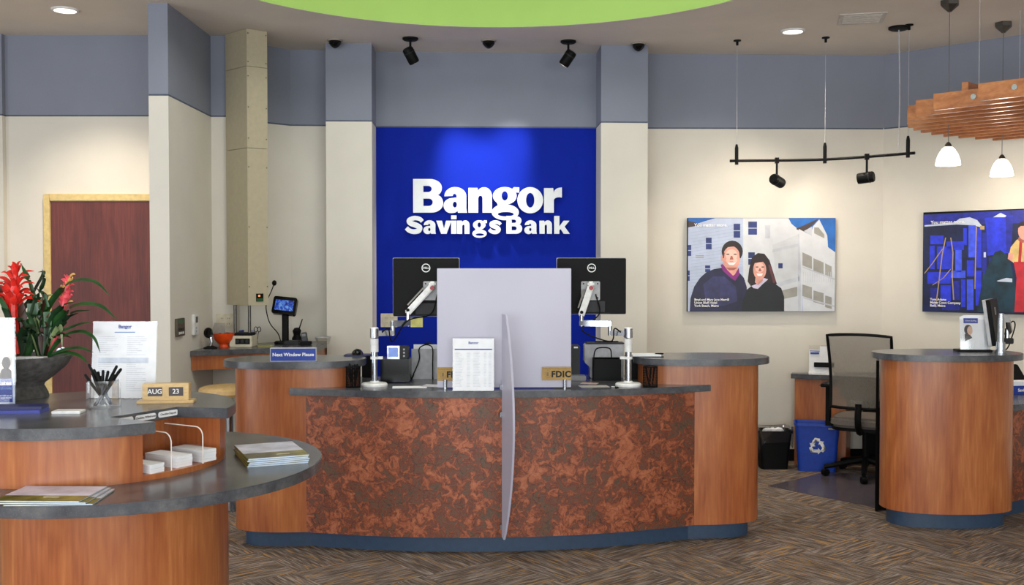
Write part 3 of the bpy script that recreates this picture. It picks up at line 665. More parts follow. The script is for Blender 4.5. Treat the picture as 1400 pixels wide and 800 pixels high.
t = thing('cheque_scanner', 'dark grey cheque scanner peeking out from behind the frosted screen', 'scanner', (a.x, a.y + .22, ZL))
obj('body', B().box(-.10, .06, 0, .16, 0, .21), DGREY, t, bevel=.006); obj('label_plate', B().box(.02, .045, -.001, 0, .195, .205), WHITE, t); obj('tray', B().box(-.10, .09, -.10, -.001, 0, .03), MGREY, t, bevel=.004)
a = at_z(869, 521, ZL)
tag(obj('black_binder_box', B().box(a.x - .05, a.x + .045, a.y + .10, a.y + .17, ZL, ZL + .15), BLACK, bevel=.003), 'plain black upright box behind the right monitor arm post', 'box')
a = at_z(498, 519, ZL)
tag(obj('black_document_box', B().box(a.x - .03, a.x + .04, a.y + .10, a.y + .17, ZL, ZL + .14), BLACK, bevel=.003), 'plain black upright box behind the left monitor arm post', 'box')
# clipboard and pen on the right raised end
a = at_z(884, 487.5, ZT)
o = obj('clipboard', B().prism(rrect(.20, .14, .008), 0, .004), DGREY); o.location = (a.x, a.y + .02, ZT); tag(o, 'dark clipboard lying on the right raised counter end', 'clipboard')
o = obj('form_pad', B().box(-.09, .085, -.06, .06, 0, .01), PAPER); o.location = (a.x, a.y + .02, ZT + .004); tag(o, 'white pad of forms lying on dark clipboard', 'paper pad')
pen('black pen lying on the white pad of forms', (a.x + .05, a.y - .01, ZT + .019), (a.x + .10, a.y - .025, ZT + .019), .0045)
def outlet(label, M, gang=2):
    t = thing('outlet_plate', label, 'outlet'); t.matrix_world = M; t.location = M.translation; t.rotation_euler = M.to_euler()
    w = .07 * gang
    obj('plate', B().prism(rrect(w, .115, .005), 0, .006, UPRIGHT), IVORY, t, bevel=.0015)
    for g in range(gang):
        for sz in (-1, 1):
            sk = obj('socket', B().prism(rrect(.034, .028, .008, 4, (g - (gang - 1) / 2) * .048, sz * .021), .006, .0075, UPRIGHT), IVORY, t)
            for k in (-1, 1): obj('slot', B().box(-.0015, .0015, -.0005, 0, -.005, .005, Matrix.Translation(((g - (gang - 1) / 2) * .048 + k * .007, -.0075, sz * .021))), DGREY, sk)
    return t
x, z = sign_pt(532, 438)
outlet('ivory double outlet plate on the royal blue wall', Matrix.Translation((s1.x, s1.y, 0)) @ Matrix.Rotation(sa, 4, 'Z') @ Matrix.Translation((x, -.001, z)))

# ------------------------------------------------------------------ check-writing island on the left
ZU, ZW = 1.11, .90
U, RU = Vector((-1.63, 3.94)), .545
LCN, RL = Vector((-1.49, 3.93)), .745
NA, NV, NI, NB = Vector((-1.248, 3.566)), Vector((-1.442, 3.67)), Vector((-1.29, 3.94)), Vector((-1.094, 3.897))
fdir = (NI - NV).normalized(); edir = Vector((fdir.y, -fdir.x))
def circ(c, r, a0, a1, n=64): return [(c.x + r * math.cos(a0 + (a1 - a0) * i / n), c.y + r * math.sin(a0 + (a1 - a0) * i / n)) for i in range(n + 1)]
isl = thing('writing_island', 'two-tier round cherry wood writing island with dark stone tops and slip notch', 'counter', (LCN.x, LCN.y, 0))
aA = math.atan2(NA.y - U.y, NA.x - U.x) + 2 * PI; aB = math.atan2(NB.y - U.y, NB.x - U.x)
obj('toe_kick', B().cyl(.36, 0, .0999, 48, (-1.52, 3.93, 0)), TOEB, isl, world=True)
obj('lower_drum', B().cyl(.41, .10, ZW - .04, 72, (-1.52, 3.93, 0)), CHERRY, isl, world=True)
obj('lower_top', B().cyl(RL, ZW - .04, ZW, 96, (LCN.x, LCN.y, 0)), STONE, isl, world=True, bevel=.003)
obj('slip_tray', B().cyl(.505, ZW, ZW + .02, 72, (U.x, U.y, 0)), CHERRY, isl, world=True)
obj('upper_drum', B().prism(circ(U, .505, aB + .06, aA - .06) + [tuple(NV - edir * .03 - fdir * .03), tuple(NI - edir * .03 + fdir * .03)], ZW + .02, ZU - .04), CHERRY, isl, world=True)
up_ = obj('upper_top', B().prism(circ(U, RU, aB, aA) + [tuple(NV), tuple(NI)], ZU - .04, ZU), STONE, isl, world=True, bevel=.003)
def P3(v, z): return Vector((v.x, v.y, z))
def slot_frame(org2, z): return basis(P3(org2, z), Vector((fdir.x, fdir.y, 0)), Vector((-edir.x, -edir.y, 0)), Vector((0, 0, 1)))   # x along fascia, -y outwards
iM = Matrix.Translation((-LCN.x, -LCN.y, 0))
for k, (tt, txt) in enumerate(((.05, 'Loan Payment'), (.155, 'Checking Withdrawal'), (.262, 'Checking Deposit'))):
    M = slot_frame(NV + fdir * tt, ZU - .02)
    lb = obj('slip_label', B().prism(rrect(.096, .022, .009, 4), .0003, .0012, M @ UPRIGHT), PAPER, isl, world=True)
    text('lettering', txt, .0105, INKB, lb, iM @ M @ Matrix.Translation((0, -.0014, 0)) @ UPRIGHT, bold=.0002, depth=.0002)
for k, tt in enumerate((.095, .245)):
    M = slot_frame(NV + fdir * tt, ZW + .02)
    # plate lies in the plane spanned by -y (outwards) and z
    out = [(0, 0), (.2, 0), (.2, .10)] + [(.165 + .035 * math.cos(q * PI / 12), .10 + .035 * math.sin(q * PI / 12)) for q in range(1, 7)] + [(0, .135)]
    Mp = M @ Matrix(((0, 0, 1, 0), (-1, 0, 0, 0), (0, 1, 0, 0), (0, 0, 0, 1)))
    b = B().prism(out, -.0025, .0025, Mp)
    dp = obj('acrylic_divider', b, CLEAR, isl, world=True)
    obj('polished_edge', B().tube([Mp @ Vector((x, y, 0)) for x, y in out[1:]], .0024, 6), mat('frosty_edge', (224, 214, 206), .3), dp, world=True)
for tt, h, w, lab_ in ((.045, .032, .075, 'lowest stack of white slips, beside the unlabelled end of island notch'), (.17, .042, .09, 'stack of white slips under the Checking Withdrawal label in island notch'), (.29, .045, .085, 'stack of white slips under the Checking Deposit label in island notch')):
    M = slot_frame(NV + fdir * tt, ZW + .02)
    t = thing('deposit_slip_stack', lab_, 'paper stack', M.translation, math.atan2(fdir.y, fdir.x), 'slip stacks in the island notch')
    for q in range(4):
        j = random.uniform(-.002, .002); obj('slip_bundle', B().box(-w / 2 + .008, w / 2 - .008, -.185 + j, -.02 + j, h * q / 4, h * (q + 1) / 4 - .0006), PAPER, t)
# planter bowl
a = at_z(25, 547, ZU); PC = Vector((a.x - .05, a.y + .1, ZU))
CLAY = mat('grey_cast_stone', (84, 82, 80), .8, var=.2, scale=40, bump=.4)
pl = thing('planter_bowl', 'wide dark grey cast stone planter bowl on a flared foot', 'planter', PC)
obj('bowl', B().lathe([(0, 0), (.120, 0), (.117, .016), (.101, .048), (.105, .058), (.142, .086), (.186, .124), (.212, .163), (.214, .172), (.202, .172), (.18, .132), (0, .115)], 48, close=False), CLAY, pl)
obj('soil', B().cyl(.182, .1325, .142, 32), mat('dark_soil', (38, 28, 22), .95, var=.3, scale=80, bump=.5), pl)
LEAFG = mat('dark_green_leaf', (30, 66, 28), .35, var=.35, scale=14); LEAFB = mat('bronze_leaf', (70, 40, 30), .4, var=.3, scale=14); BRACT = mat('red_bract', (206, 40, 30), .45, var=.2, scale=25); PINK = mat('pink_bract', (206, 74, 84), .5, var=.2, scale=25); TIP = mat('dry_tip', (206, 160, 90), .7); PALEG = mat('pale_green_leaf', (126, 142, 96), .45, var=.2, scale=20)
def leaf(parent, pts, w, m, name='leaf', twist=0, taper=1.0):
    P = curve(pts, 6); n = len(P); b = B(); vs = []
    for i, p in enumerate(P):
        f = i / (n - 1); ww = w * (min(1, .55 + f * 1.6)) * (1 - f ** 3 * taper) + .0006
        d = (P[min(i + 1, n - 1)] - P[max(i - 1, 0)]).normalized(); sd = d.cross(Vector((0, 0, 1)))
        if sd.length < .15: sd = Vector((1, 0, 0))
        vw = Vector((0, -1, .25)).normalized(); sd = (sd.normalized() * .5 + d.cross(vw).normalized() * .5 * (1 if d.cross(vw).dot(sd) > 0 else -1)).normalized(); nn = sd.cross(d).normalized()
        vs += [p - sd * ww + nn * ww * .35, p, p + sd * ww + nn * ww * .35]
    fs = []
    for i in range(n - 1):
        for q in range(2): fs.append((i * 3 + q, i * 3 + q + 1, i * 3 + q + 4, i * 3 + q + 3))
    b.add(vs, fs); o = obj(name, b, m, parent, world=True, ang=60); return o
def lp(px, py, dy=0): return at_y(px, py, PC.y + dy)
br1 = thing('bromeliad', 'bromeliad with a large spiky red flower head in stone planter', 'plant', (lp(24, 480).x, PC.y, PC.z + .142))
br2 = thing('bromeliad', 'bromeliad with a small pink flower and long arching leaves in stone planter', 'plant', (lp(62, 485).x, PC.y - .02, PC.z + .142))
DKG = mat('deep_green_leaf', (20, 46, 22), .35, var=.35, scale=14)
for pts, w, m in [
    ([(32, 490), (46, 430), (40, 390), (29, 361)], .024, LEAFG), ([(22, 490), (20, 450), (36, 420), (56, 411), (66, 424)], .026, DKG), ([(20, 490), (12, 445), (0, 412), (-16, 402)], .024, LEAFG),
    ([(18, 490), (4, 455), (-14, 440), (-30, 452)], .022, LEAFG), ([(28, 490), (34, 450), (24, 405), (14, 392)], .016, LEAFB), ([(24, 490), (26, 440), (48, 398), (60, 374), (52, 372)], .014, DKG), ([(30, 490), (50, 450), (62, 410), (50, 394)], .018, LEAFB),
    ([(22, 490), (8, 430), (-6, 390), (-22, 380)], .018, LEAFB), ([(30, 490), (34, 455), (50, 432), (58, 448)], .02, LEAFG), ([(18, 490), (16, 460), (8, 430), (2, 420)], .022, DKG), ([(26, 490), (20, 470), (12, 452), (6, 446)], .02, LEAFG),
    ([(34, 490), (38, 460), (30, 440), (20, 436)], .02, DKG), ([(36, 490), (44, 465), (42, 440), (34, 425)], .02, LEAFG), ([(28, 490), (30, 460), (40, 446), (52, 455)], .018, DKG), ([(30, 490), (46, 420), (60, 385), (58, 368)], .010, DKG)]:
    q = random.uniform(-.05, .05); leaf(br1, [lp(px, py, q * k / 3 - .03) for k, (px, py) in enumerate(pts)], w, m)
for k in range(30):
    f = k / 29; z0 = 430 - f * 58; an = k * 2.4; ln = (36 - 14 * f) * (1 + .25 * random.random()); cx = 17 + 4 * f
    dx = math.cos(an) * ln * (.9 if f < .75 else .4); dy = math.sin(an) * .07 * (1 - .5 * f)
    leaf(br1, [lp(cx, z0, -.03), lp(cx + dx * .5, z0 - ln * .5, -.03 + dy * .6), lp(cx + dx, z0 - ln * .42 - 6 * f, -.03 + dy)], .0125 - .004 * f, BRACT, 'bract')
obj('flower_stem', B().tube([lp(24, 484, -.03), lp(18, 430, -.03), lp(21, 372, -.03)], [.012, .02, .012], 8), BRACT, br1, world=True)
for pts, w, m in [
    ([(58, 488), (64, 425), (95, 388), (128, 385), (150, 404)], .0125, LEAFG), ([(60, 488), (70, 448), (100, 420), (135, 418), (160, 437)], .0145, LEAFG), ([(62, 488), (72, 462), (104, 446), (126, 440)], .014, LEAFG),
    ([(64, 488), (85, 462), (110, 454), (128, 462), (137, 482)], .0105, LEAFG), ([(64, 489), (85, 480), (108, 476), (128, 482)], .0105, LEAFG), ([(62, 490), (84, 483), (106, 486), (122, 498)], .0105, LEAFG),
    ([(56, 488), (48, 445), (58, 412), (74, 402)], .022, PALEG), ([(60, 488), (62, 455), (74, 430), (86, 420)], .024, LEAFB), ([(58, 488), (50, 455), (40, 440), (30, 448)], .02, DKG),
    ([(60, 488), (76, 452), (92, 436), (108, 428)], .018, DKG), ([(58, 488), (66, 450), (58, 422), (44, 414)], .022, LEAFG), ([(62, 488), (72, 462), (82, 446), (85, 474)], .011, PALEG), ([(56, 488), (52, 462), (58, 438), (70, 428)], .02, LEAFB), ([(60, 486), (70, 440), (84, 420), (104, 412)], .014, DKG),
    ([(62, 488), (74, 456), (96, 430), (124, 424)], .014, DKG), ([(58, 488), (60, 460), (52, 430), (56, 412)], .018, DKG), ([(60, 488), (68, 470), (80, 458), (98, 462)], .016, LEAFB), ([(54, 488), (50, 470), (44, 458), (36, 462)], .018, DKG), ([(62, 488), (66, 440), (60, 405), (52, 398)], .016, LEAFG)]:
    q = random.uniform(-.03, .03); leaf(br2, [lp(px, py, q * k / 3 - .03 - .13 * max(0, px - 70) / 60) for k, (px, py) in enumerate(pts)], w, m)
for k in range(22):
    f = k / 21; z0 = 422 - f * 40; an = k * 2.4; ln = 18 - 5 * f; cx = 88 + 6 * f; dx = math.cos(an) * ln * .7; dy = math.sin(an) * .03
    leaf(br2, [lp(cx, z0, -.02), lp(cx + dx * .6, z0 - ln * .5, -.02 + dy * .6), lp(cx + dx, z0 - ln * .5, -.02 + dy)], .0085, PINK if k % 3 else TIP, 'bract')
obj('flower_stem', B().tube([lp(66, 484, -.02), lp(84, 440, -.02), lp(93, 388, -.02)], [.008, .012, .008], 8), PINK, br2, world=True)
# small leaf-printed pot standing in the bowl
a = lp(40, 486, -.10)
pt = thing('succulent_pot', 'small square white pot with green striped succulent in planter bowl', 'plant pot', (a.x, PC.y - .10, PC.z + .142))
s = a.y / F; obj('pot', B().box(-21 * s, 19 * s, 0, .045, 0, 11 * s), WHITE, pt, bevel=.002)
for k in range(11):
    q = PI * (k + .5) / 11; c0 = Vector((-.004 + .02 * (k % 2), -.002, .004)); e0 = c0 + Vector((math.cos(q) * .042, -.004, math.sin(q) * .026))
    b = B().add([c0 + Vector((-.003, 0, 0)), c0 + Vector((.003, 0, 0)), (c0 + e0) / 2 + Vector((.003, -.006, .003)), e0, (c0 + e0) / 2 + Vector((-.003, -.006, .003))], [(0, 1, 2, 3, 4)])
    obj('succulent_leaf', b, PALEG if k % 2 else LEAFG, pt)
# poster holder at the frame edge, flyers, card
a = at_z(20, 557, ZU); s = a.y / F; wq, hq = .225, 123 * s
t = thing('poster_holder', 'clear upright holder with blue home equity poster beside the planter', 'sign holder', (a.x - wq / 2, a.y, ZU), .12)
obj('acrylic_stand', B().box(-wq / 2, wq / 2, -.004, -.001, 0, hq).box(-wq / 2, wq / 2, .003, .005, 0, hq).box(-wq / 2, wq / 2, -.03, .06, 0, .003), CLEAR, t)
po = obj('poster', B().box(-wq / 2 + .004, wq / 2 - .004, 0, .002, .012, hq - .012), mat('poster_pale_blue', (186, 198, 216), .6), t)
X1 = wq / 2 - .012; X0 = -wq / 2 + .012
obj('poster_photo', B().box(X0, X1, -.0008, -.0002, .11, .235), mat('poster_photo_tone', (196, 178, 168), .6, var=.35, scale=18), po)
obj('poster_figure', B().prism(ell(X1 - .022, .17, .016, .024, 16), .0008, .0012, UPRIGHT).prism([(X1 - .05, .11), (X1 - .003, .11), (X1 - .003, .14), (X1 - .02, .155), (X1 - .04, .145)], .0008, .0012, UPRIGHT), mat('poster_dark_hair', (60, 44, 42), .6), po)
obj('poster_block', B().box(X0, X1, -.0008, -.0002, .018, .11), BLUE, po)
text('poster_lettering', 'Home Equity Rates', .024, WHITEINK, po, Matrix.Translation((X1 - .003, -.0012, .092)) @ UPRIGHT, bold=.0008, align='RIGHT')
text('poster_lettering', 'apply for a line of credit', .012, LBLUE, po, Matrix.Translation((X1 - .003, -.0012, .072)) @ UPRIGHT, align='RIGHT')
text('poster_lettering', 'Stop in and talk to us\ntoday about your home', .009, WHITEINK, po, Matrix.Translation((X1 - .003, -.0012, .04)) @ UPRIGHT, align='RIGHT')
a = at_z(40, 561.5, ZU)
for k in range(2):
    o = obj('flyer_stack', B().box(-.14, .07, -.055 + .01 * k, .045, 0, .012), NAVY if k else mat('flyer_blue', (44, 56, 150), .4)); o.location = (a.x, a.y - .03, ZU + .0122 * k); o.rotation_euler = (0, 0, .1 + .03 * k); tag(o, ['pile of blue flyers lying under the poster holder, lower half', 'pile of dark blue flyers lying on another flyer pile'][k], 'flyers')
a = at_z(94, 564.5, ZU); o = obj('card_holder', B().prism(rrect(.105, .062, .004), 0, .010), WHITE, bevel=.002); o.location = (a.x, a.y, ZU); o.rotation_euler = (0, 0, .05); tag(o, 'small flat white card box lying on the island top', 'card box')
# glass of pens
a = at_z(142, 558, ZU)
t = thing('pen_glass', 'clear square glass tumbler full of pens on the island', 'tumbler', (a.x, a.y, ZU)); r = .055
o1 = rrect(.105, .105, .02, 6); i1 = rrect(.093, .093, .016, 6); n = len(o1)
b = B(); b.add([(x, y, z) for z, ring_ in ((0, o1), (.108, o1), (.108, i1), (.012, i1)) for x, y in ring_], [(l * n + i, l * n + (i + 1) % n, (l + 1) * n + (i + 1) % n, (l + 1) * n + i) for l in range(3) for i in range(n)] + [tuple(range(n))[::-1], tuple(range(3 * n, 4 * n))])
obj('glass_wall', b, CLEAR, t)
PENM = [mat('navy_pen', (24, 28, 44), .35), BLACK, mat('slate_pen', (66, 78, 104), .35), BLACK]
for k, (bx, by, px, py) in enumerate([(.02, .01, 121, 498), (.02, -.02, 116, 512), (.03, .0, 128, 505), (-.01, .02, 134, 508), (0, -.02, 141, 506), (-.01, .0, 148, 507), (-.03, .01, 160, 500), (-.03, -.02, 166, 504), (-.02, -.03, 157, 512), (.01, .03, 137, 514), (-.028, .025, 163, 507), (.0, .0, 126, 509)]):
    top = at_y(px, py, a.y + by * .8); pen('dark ballpoint pen standing in the glass tumbler', (a.x + bx, a.y + by, ZU + .013), tuple(top), .0052, 'pens in the glass tumbler', PENM[k % 4])
# form in tall clear holder
def deco_form(t, w, h, T):
    text('heading', 'Bangor', .019, BLUE, t, T @ Matrix.Translation((0, -.0007, h * .935)) @ UPRIGHT, bold=.0005)
    lines(t, w, h, T, [(-.09, .09, .905, .004), (-.16, .16, .855, .012)], 'heading_lines', mat('blue_ink', (120, 150, 200), .7))
    rows = []; rnd = random.Random(5)
    for i in range(28):
        z = .80 - i * .026
        if 10 <= i <= 12: continue
        rows += [(-.40, -.40 + rnd.uniform(.12, .32), z, .006), (.04, .04 + rnd.uniform(.12, .32), z, .006)]
    lines(t, w, h, T, rows, m=mat('pale_ink', (204, 208, 218), .8)); lines(t, w, h, T, [(-.40, .38, .46, .07)], 'shaded_box', mat('pale_blue_box', (206, 214, 228), .8))
sheet_stand('form_sheet', 'tall white printed form in clear holder beside the date block', 124, 212, 439.5, 545, ZU, deco_form)
# perpetual calendar
a = at_z(226, 551.5, ZU); s = a.y / F
t = thing('date_block', 'blond wooden desk calendar reading AUG 23', 'calendar', (a.x, a.y, ZU), .11)
obj('base', B().box(-38 * s, 38 * s, -.005, .06, 0, .011), BLOND, t, bevel=.002); obj('case', B().box(-31 * s, 31 * s, .006, .05, .011, .011 + 23 * s), BLOND, t, bevel=.002)
BR = mat('dark_brown_tile', (44, 22, 20), .4)
for cx, txt in ((-14, 'AUG'), (14, '23')):
    c = obj('date_tile', B().box((cx - 9.5) * s, (cx + 9.5) * s, .003, .006, .011 + 6 * s, .011 + 18 * s), BR, t); text('lettering', txt, .027, WHITEINK, c, Matrix.Translation((cx * s, .0028, .011 + 12 * s)) @ UPRIGHT, bold=.0002)
# magazines
SKYC = mat('cover_sky', (196, 198, 216), .3, var=.18, scale=9); GRASS = mat('cover_grass', (120, 112, 50), .35, var=.3, scale=14); SPINE = mat('cover_dark_spine', (58, 52, 30), .4, var=.3)
def magazine(loc, rz, label, th=.006, group=None, z=0, w=.275, d=.214, sky=.36):
    t = thing('brochure', label, 'brochure', (loc[0], loc[1], loc[2] + z), rz, group); x, y = w / 2, d / 2
    obj('pages', B().box(-x + .001, x - .002, -y + .002, y - .002, .0006, th - .0008), mat('brochure_pages', (196, 214, 236), .6), t)
    b = B().box(-x, x, -y, y, th - .0008, th).box(-x - .001, -x, -y, y, 0, th).box(-x, x, -y, y, 0, .0006)
    cv = obj('cover', b, GRASS, t); obj('cover_photo', B().box(-x, x, y - d * (1 - sky), y, th, th + .0003), SKYC, cv); obj('title', B().box(.0, .05, -y + .05, -y + .055, th, th + .0003), WHITEINK, cv)
    return t
for k in range(5): magazine((-.945, 4.0, ZW), .42 + .02 * (k % 3 - 1), 'glossy brochure in the thick pile on the lower tier, under its topmost one' if k < 4 else 'topmost glossy brochure of the thick pile, cover with clouds over grass', .0065, 'brochures piled on the right of the island', k * .0067, .23, .32, .35)
a = at_z(72, 687, ZW)
for k in range(3):
    t = magazine((a.x - .015 * k, a.y + .06, ZW), .06 - .04 * k, ['lowest thin brochure of the fanned trio on the lower tier', 'middle thin brochure of the fanned trio on the lower tier', 'topmost thin brochure of the fanned trio on the lower tier'][k], .005, 'brochures fanned at the front of the island', k * .0054)

# ------------------------------------------------------------------ alcove: vacuum tube station
bl = Matrix.Identity(4)
kL, kN, kR = cpt(308, 47), cpt(337, 38.5), cpt(365, 42.7); kB = kL + kR - kN
pN = kN; zb = at_y(337, 418, pN.y).z; ks = [at_y(337, 202, pN.y).z, at_y(337, 90, pN.y).z]
t = thing('tube_duct', 'tall beige square duct of vacuum tube station hanging from ceiling', 'duct', (pN.x, pN.y, zb))
for z0, z1 in ((zb, ks[0]), (ks[0], ks[1]), (ks[1], ZC - .001)):
    pn = obj('duct_panel', B().prism([tuple(kL), tuple(kN), tuple(kR), tuple(kB)], z0 + .0015, z1 - .0015), TUBEGREY, t, world=True)
    for f in (.06, .94):
        for g in ([.12, .5, .88] if z1 - z0 > .5 else [.12, .88]):
            q = kN + (kR - kN) * f; nn = Vector(((kR - kN).y, -(kR - kN).x)).normalized(); zz = z0 + (z1 - z0) * g
            Mq = basis(P3(q + nn * .0005, zz), Vector(((kR - kN).normalized().x, (kR - kN).normalized().y, 0)), Vector((0, 0, 1)), Vector((nn.x, nn.y, 0)))
            obj('screw', B().cyl(.005, 0, .002, 8, M=Mq), STEEL, pn, world=True)
dN = (kR - kN).normalized(); nn = Vector((dN.y, -dN.x))
Mq = basis(P3(kN + (kR - kN) * .55 + nn * .001, zb + .06), Vector((dN.x, dN.y, 0)), Vector((0, 0, 1)), Vector((nn.x, nn.y, 0)))
nl = obj('status_panel', B().box(-.028, .028, -.03, .03, 0, .008, Mq), BLACK, t, world=True)
obj('status_light', B().box(-.014, .002, .006, .02, .008, .009, Mq), mat('amber_light', (230, 150, 90), .4, emit=(230, 140, 80), es=.8), nl, world=True); obj('green_label', B().box(-.026, .026, -.027, -.006, .008, .0085, Mq), mat('green_label', (20, 80, 36), .5), nl, world=True)
# wall-hung counter
ZK = 1.04
pts = [(XP + .003, at_z(260, 480, ZK).y), (-1.81, 7.69), (-1.49, 7.78), (-1.49, 8.40), (-1.82, 8.38), (-1.985, 8.25), (-2.15, 8.08), (-2.15, YE - .004), (XP + .003, YE - .004)]
kt = thing('alcove_counter', 'narrow wall-hung counter with dark stone top and cherry apron in alcove', 'counter', (-1.9, 7.9, .9))
obj('stone_top', B().prism(pts, ZK - .04, ZK), STONE, kt, world=True, bevel=.002)
fr = [Vector(p) for p in pts[:3]]; off = [p + Vector((.0, .03)) for p in fr]
off[0].x += 0; off[2].x -= .01
obj('apron', B().prism([tuple(p) for p in off] + [tuple(p + Vector((0, .02))) for p in off[::-1]], ZK - .145, ZK - .0405).box(-1.52, -1.50, 7.84, 8.38, ZK - .145, ZK - .0405), CHERRY, kt, world=True)
# carrier terminal under the duct
cM = (kL + kR) / 2
t = thing('tube_terminal', 'beige carrier terminal with three dark ports below the duct', 'terminal', (cM.x - .02, cM.y - .1, ZK), 0)
obj('body', B().box(-.095, .075, 0, .17, 0, .085), IVORY, t, bevel=.004); po_ = obj('port_panel', B().box(-.05, .06, -.003, 0, .022, .065), BLACK, t)
for k in range(3): obj('port_knob', B().cyl(.013, 0, .006, 12, M=Matrix.Translation((-.032 + .036 * k, -.003, .044)) @ UPRIGHT), DGREY, po_)
obj('deck', B().box(-.07, .07, .02, .15, .085, .105), BLACK, t, bevel=.004)
for x in (-.075, .035): obj('support_post', B().cyl(.012, .085, zb - ZK - .0005, 14, (x, .09, 0)), STEEL, t)
# touch screen tower
a = at_z(388, 471, ZK); TY = a.y + .06
t = thing('touch_terminal', 'black tower terminal with a lit blue touch screen on the alcove counter', 'terminal', (a.x, TY, ZK)); s = TY / F
obj('base', B().prism(sup(.085, .085, 3, 28), 0, .022), BLACK, t, bevel=.006); obj('post', B().prism(rrect(.05, .04, .01), .02, at_y(388, 430, TY).z - ZK), BLACK, t)
q = at_y(389, 418, TY - .03); Mt = Matrix.Translation((q.x - a.x, -.03, q.z - ZK)) @ Matrix.Rotation(math.radians(-18), 4, 'X') @ Matrix.Rotation(math.radians(6), 4, 'Y')
obj('head', B().prism(rrect(.188, .142, .018), -.045, .012, Mt @ UPRIGHT), BLACKG, t, bevel=.005)
def lit_screen():
    m, nt, N, L, p = nodes('lit_blue_screen'); tc = N.new('ShaderNodeTexCoord'); n1 = N.new('ShaderNodeTexNoise'); n1.inputs['Scale'].default_value = 22; n1.inputs['Distortion'].default_value = 2; L.new(tc.outputs['Object'], n1.inputs['Vector'])
    r = N.new('ShaderNodeValToRGB'); setramp(r, [(.3, (10, 16, 60)), (.5, (30, 70, 190)), (.7, (120, 180, 240))]); L.new(n1.outputs['Fac'], r.inputs[0]); L.new(r.outputs[0], p.inputs['Emission Color']); p.inputs['Emission Strength'].default_value = .8; p.inputs['Base Color'].default_value = (0, 0, 0, 1); return m
obj('screen', B().prism(rrect(.145, .085, .003), .0122, .0128, Mt @ UPRIGHT), lit_screen(), t)
obj('keypad', B().box(.01, .13, -.10, .02, 0, .03), DGREY, t, bevel=.006)
g = [at_y(px, py, yy) for px, py, yy in ((374, 390, TY - .02), (371, 398, TY - .02), (365, 412, TY - .02), (364, 424, TY - .02), (369, 442, TY), (380, 456, TY), (384, 468, TY))]
t = thing('gooseneck_microphone', 'thin gooseneck microphone rising beside the touch screen tower', 'microphone', (g[-1].x, g[-1].y - .001, ZK + .022))
obj('gooseneck', B().tube(curve(g, 6), .0042, 7), BLACK, t, world=True); obj('mic_head', B().ellipsoid(tuple(at_y(375, 387, TY - .02)), .019, .019, .022, 14, 8), BLACK, t, world=True)
# phone, handset, bowls
a = at_z(416, 472.5, ZK); t = thing('cordless_phone', 'black cordless phone standing in its cradle on alcove counter', 'phone', (a.x, a.y + .05, ZK))
obj('cradle', B().box(-.04, .045, -.03, .04, 0, .03), BLACK, t, bevel=.006); obj('handset', B().box(-.024, .022, 0, .022, .02, .10, Matrix.Rotation(-.15, 4, 'Y')), BLACKG, t, bevel=.006); obj('display', B().box(-.016, .014, -.001, 0, .07, .088, Matrix.Rotation(-.15, 4, 'Y')), MGREY, t)
a = at_z(401, 469, ZK); t = thing('desk_scanner', 'small round black hand scanner with upright stylus, behind the keypad', 'scanner', (a.x, a.y + .14, ZK))
obj('body', B().lathe([(0, 0), (.04, 0), (.04, .03), (.028, .05), (.028, .06), (.036, .09), (.02, .112), (0, .116)], 20, close=False), BLACK, t); obj('stylus', B().tube([(.01, 0, .08), (.045, 0, .185)], [.006, .004], 8), BLACK, t)
a = at_z(439, 471, ZK); t = thing('glass_dish', 'small clear glass dish at the end of alcove counter', 'dish', (a.x, a.y + .08, ZK))
obj('dish', B().lathe([(0, .004), (.045, .004), (.06, .05), (.063, .05), (.05, 0), (0, 0)], 24, close=False), CLEAR, t); obj('dish_rim', B().lathe([(.058, .05), (.065, .05), (.065, .055), (.058, .055), (.058, .05)], 24, close=False), LGREY, t)
paper('yellow-green notepad lying beside the touch terminal base', 362, 473.5, ZK, .11, .09, .3, mat('olive_paper', (150, 146, 84), .8), .008, 'notepad', cat='notepad')
a = at_z(304, 475, ZK); t = thing('candy_bowl', 'bright orange plastic footed bowl on the alcove counter', 'bowl', (a.x, a.y + .04, ZK))
obj('bowl', B().lathe([(0, 0), (.038, 0), (.034, .02), (.05, .035), (.072, .06), (.082, .105), (.077, .105), (.066, .065), (.04, .04), (0, .036)], 32, close=False), ORANGE, t)
for k in range(6):
    o = obj('candy', B().ellipsoid((0, 0, 0), .017, .014, .012, 10, 6), [mat('brown_candy', (90, 50, 34), .4), RED][k % 2]); o.location = (a.x + .034 * math.cos(k * 1.05), a.y + .04 + .034 * math.sin(k * 1.05), ZK + .098 - .0); tag(o, 'wrapped candy heaped in the orange bowl', 'candy', 'candies in the orange bowl')
a = at_z(286, 477, ZK); t = thing('magnifier_lamp', 'chrome desk stand with a tilted round black mirror by orange bowl', 'mirror', (a.x, a.y + .03, ZK))
obj('foot', B().lathe([(0, 0), (.05, 0), (.05, .008), (.02, .02), (0, .02)], 24, close=False), BLACK, t); obj('stem', B().tube([(0, 0, .015), (.01, 0, .05), (.0, 0, .09)], .012, 10), CHROME, t)
obj('mirror', B().ellipsoid((0, 0, 0), .036, .008, .042, 20, 10, Matrix.Translation((-.012, -.01, .118)) @ Matrix.Rotation(-.4, 4, 'Y') @ Matrix.Rotation(-.35, 4, 'X')), BLACKG, t)
a = at_z(295, 476, ZK)
o = obj('clear_card_holder', B().prism([(-.05, 0), (.055, 0), (.055, .19), (-.02, .19), (-.05, .12)], -.002, .002, Matrix.Rotation(.2, 4, 'X') @ UPRIGHT), mat('smoky_plastic', (170, 166, 160), .2, alpha=.55)); o.location = (a.x - .005, a.y + .10, ZK); tag(o, 'smoky clear plastic card holder behind the orange bowl', 'card holder')
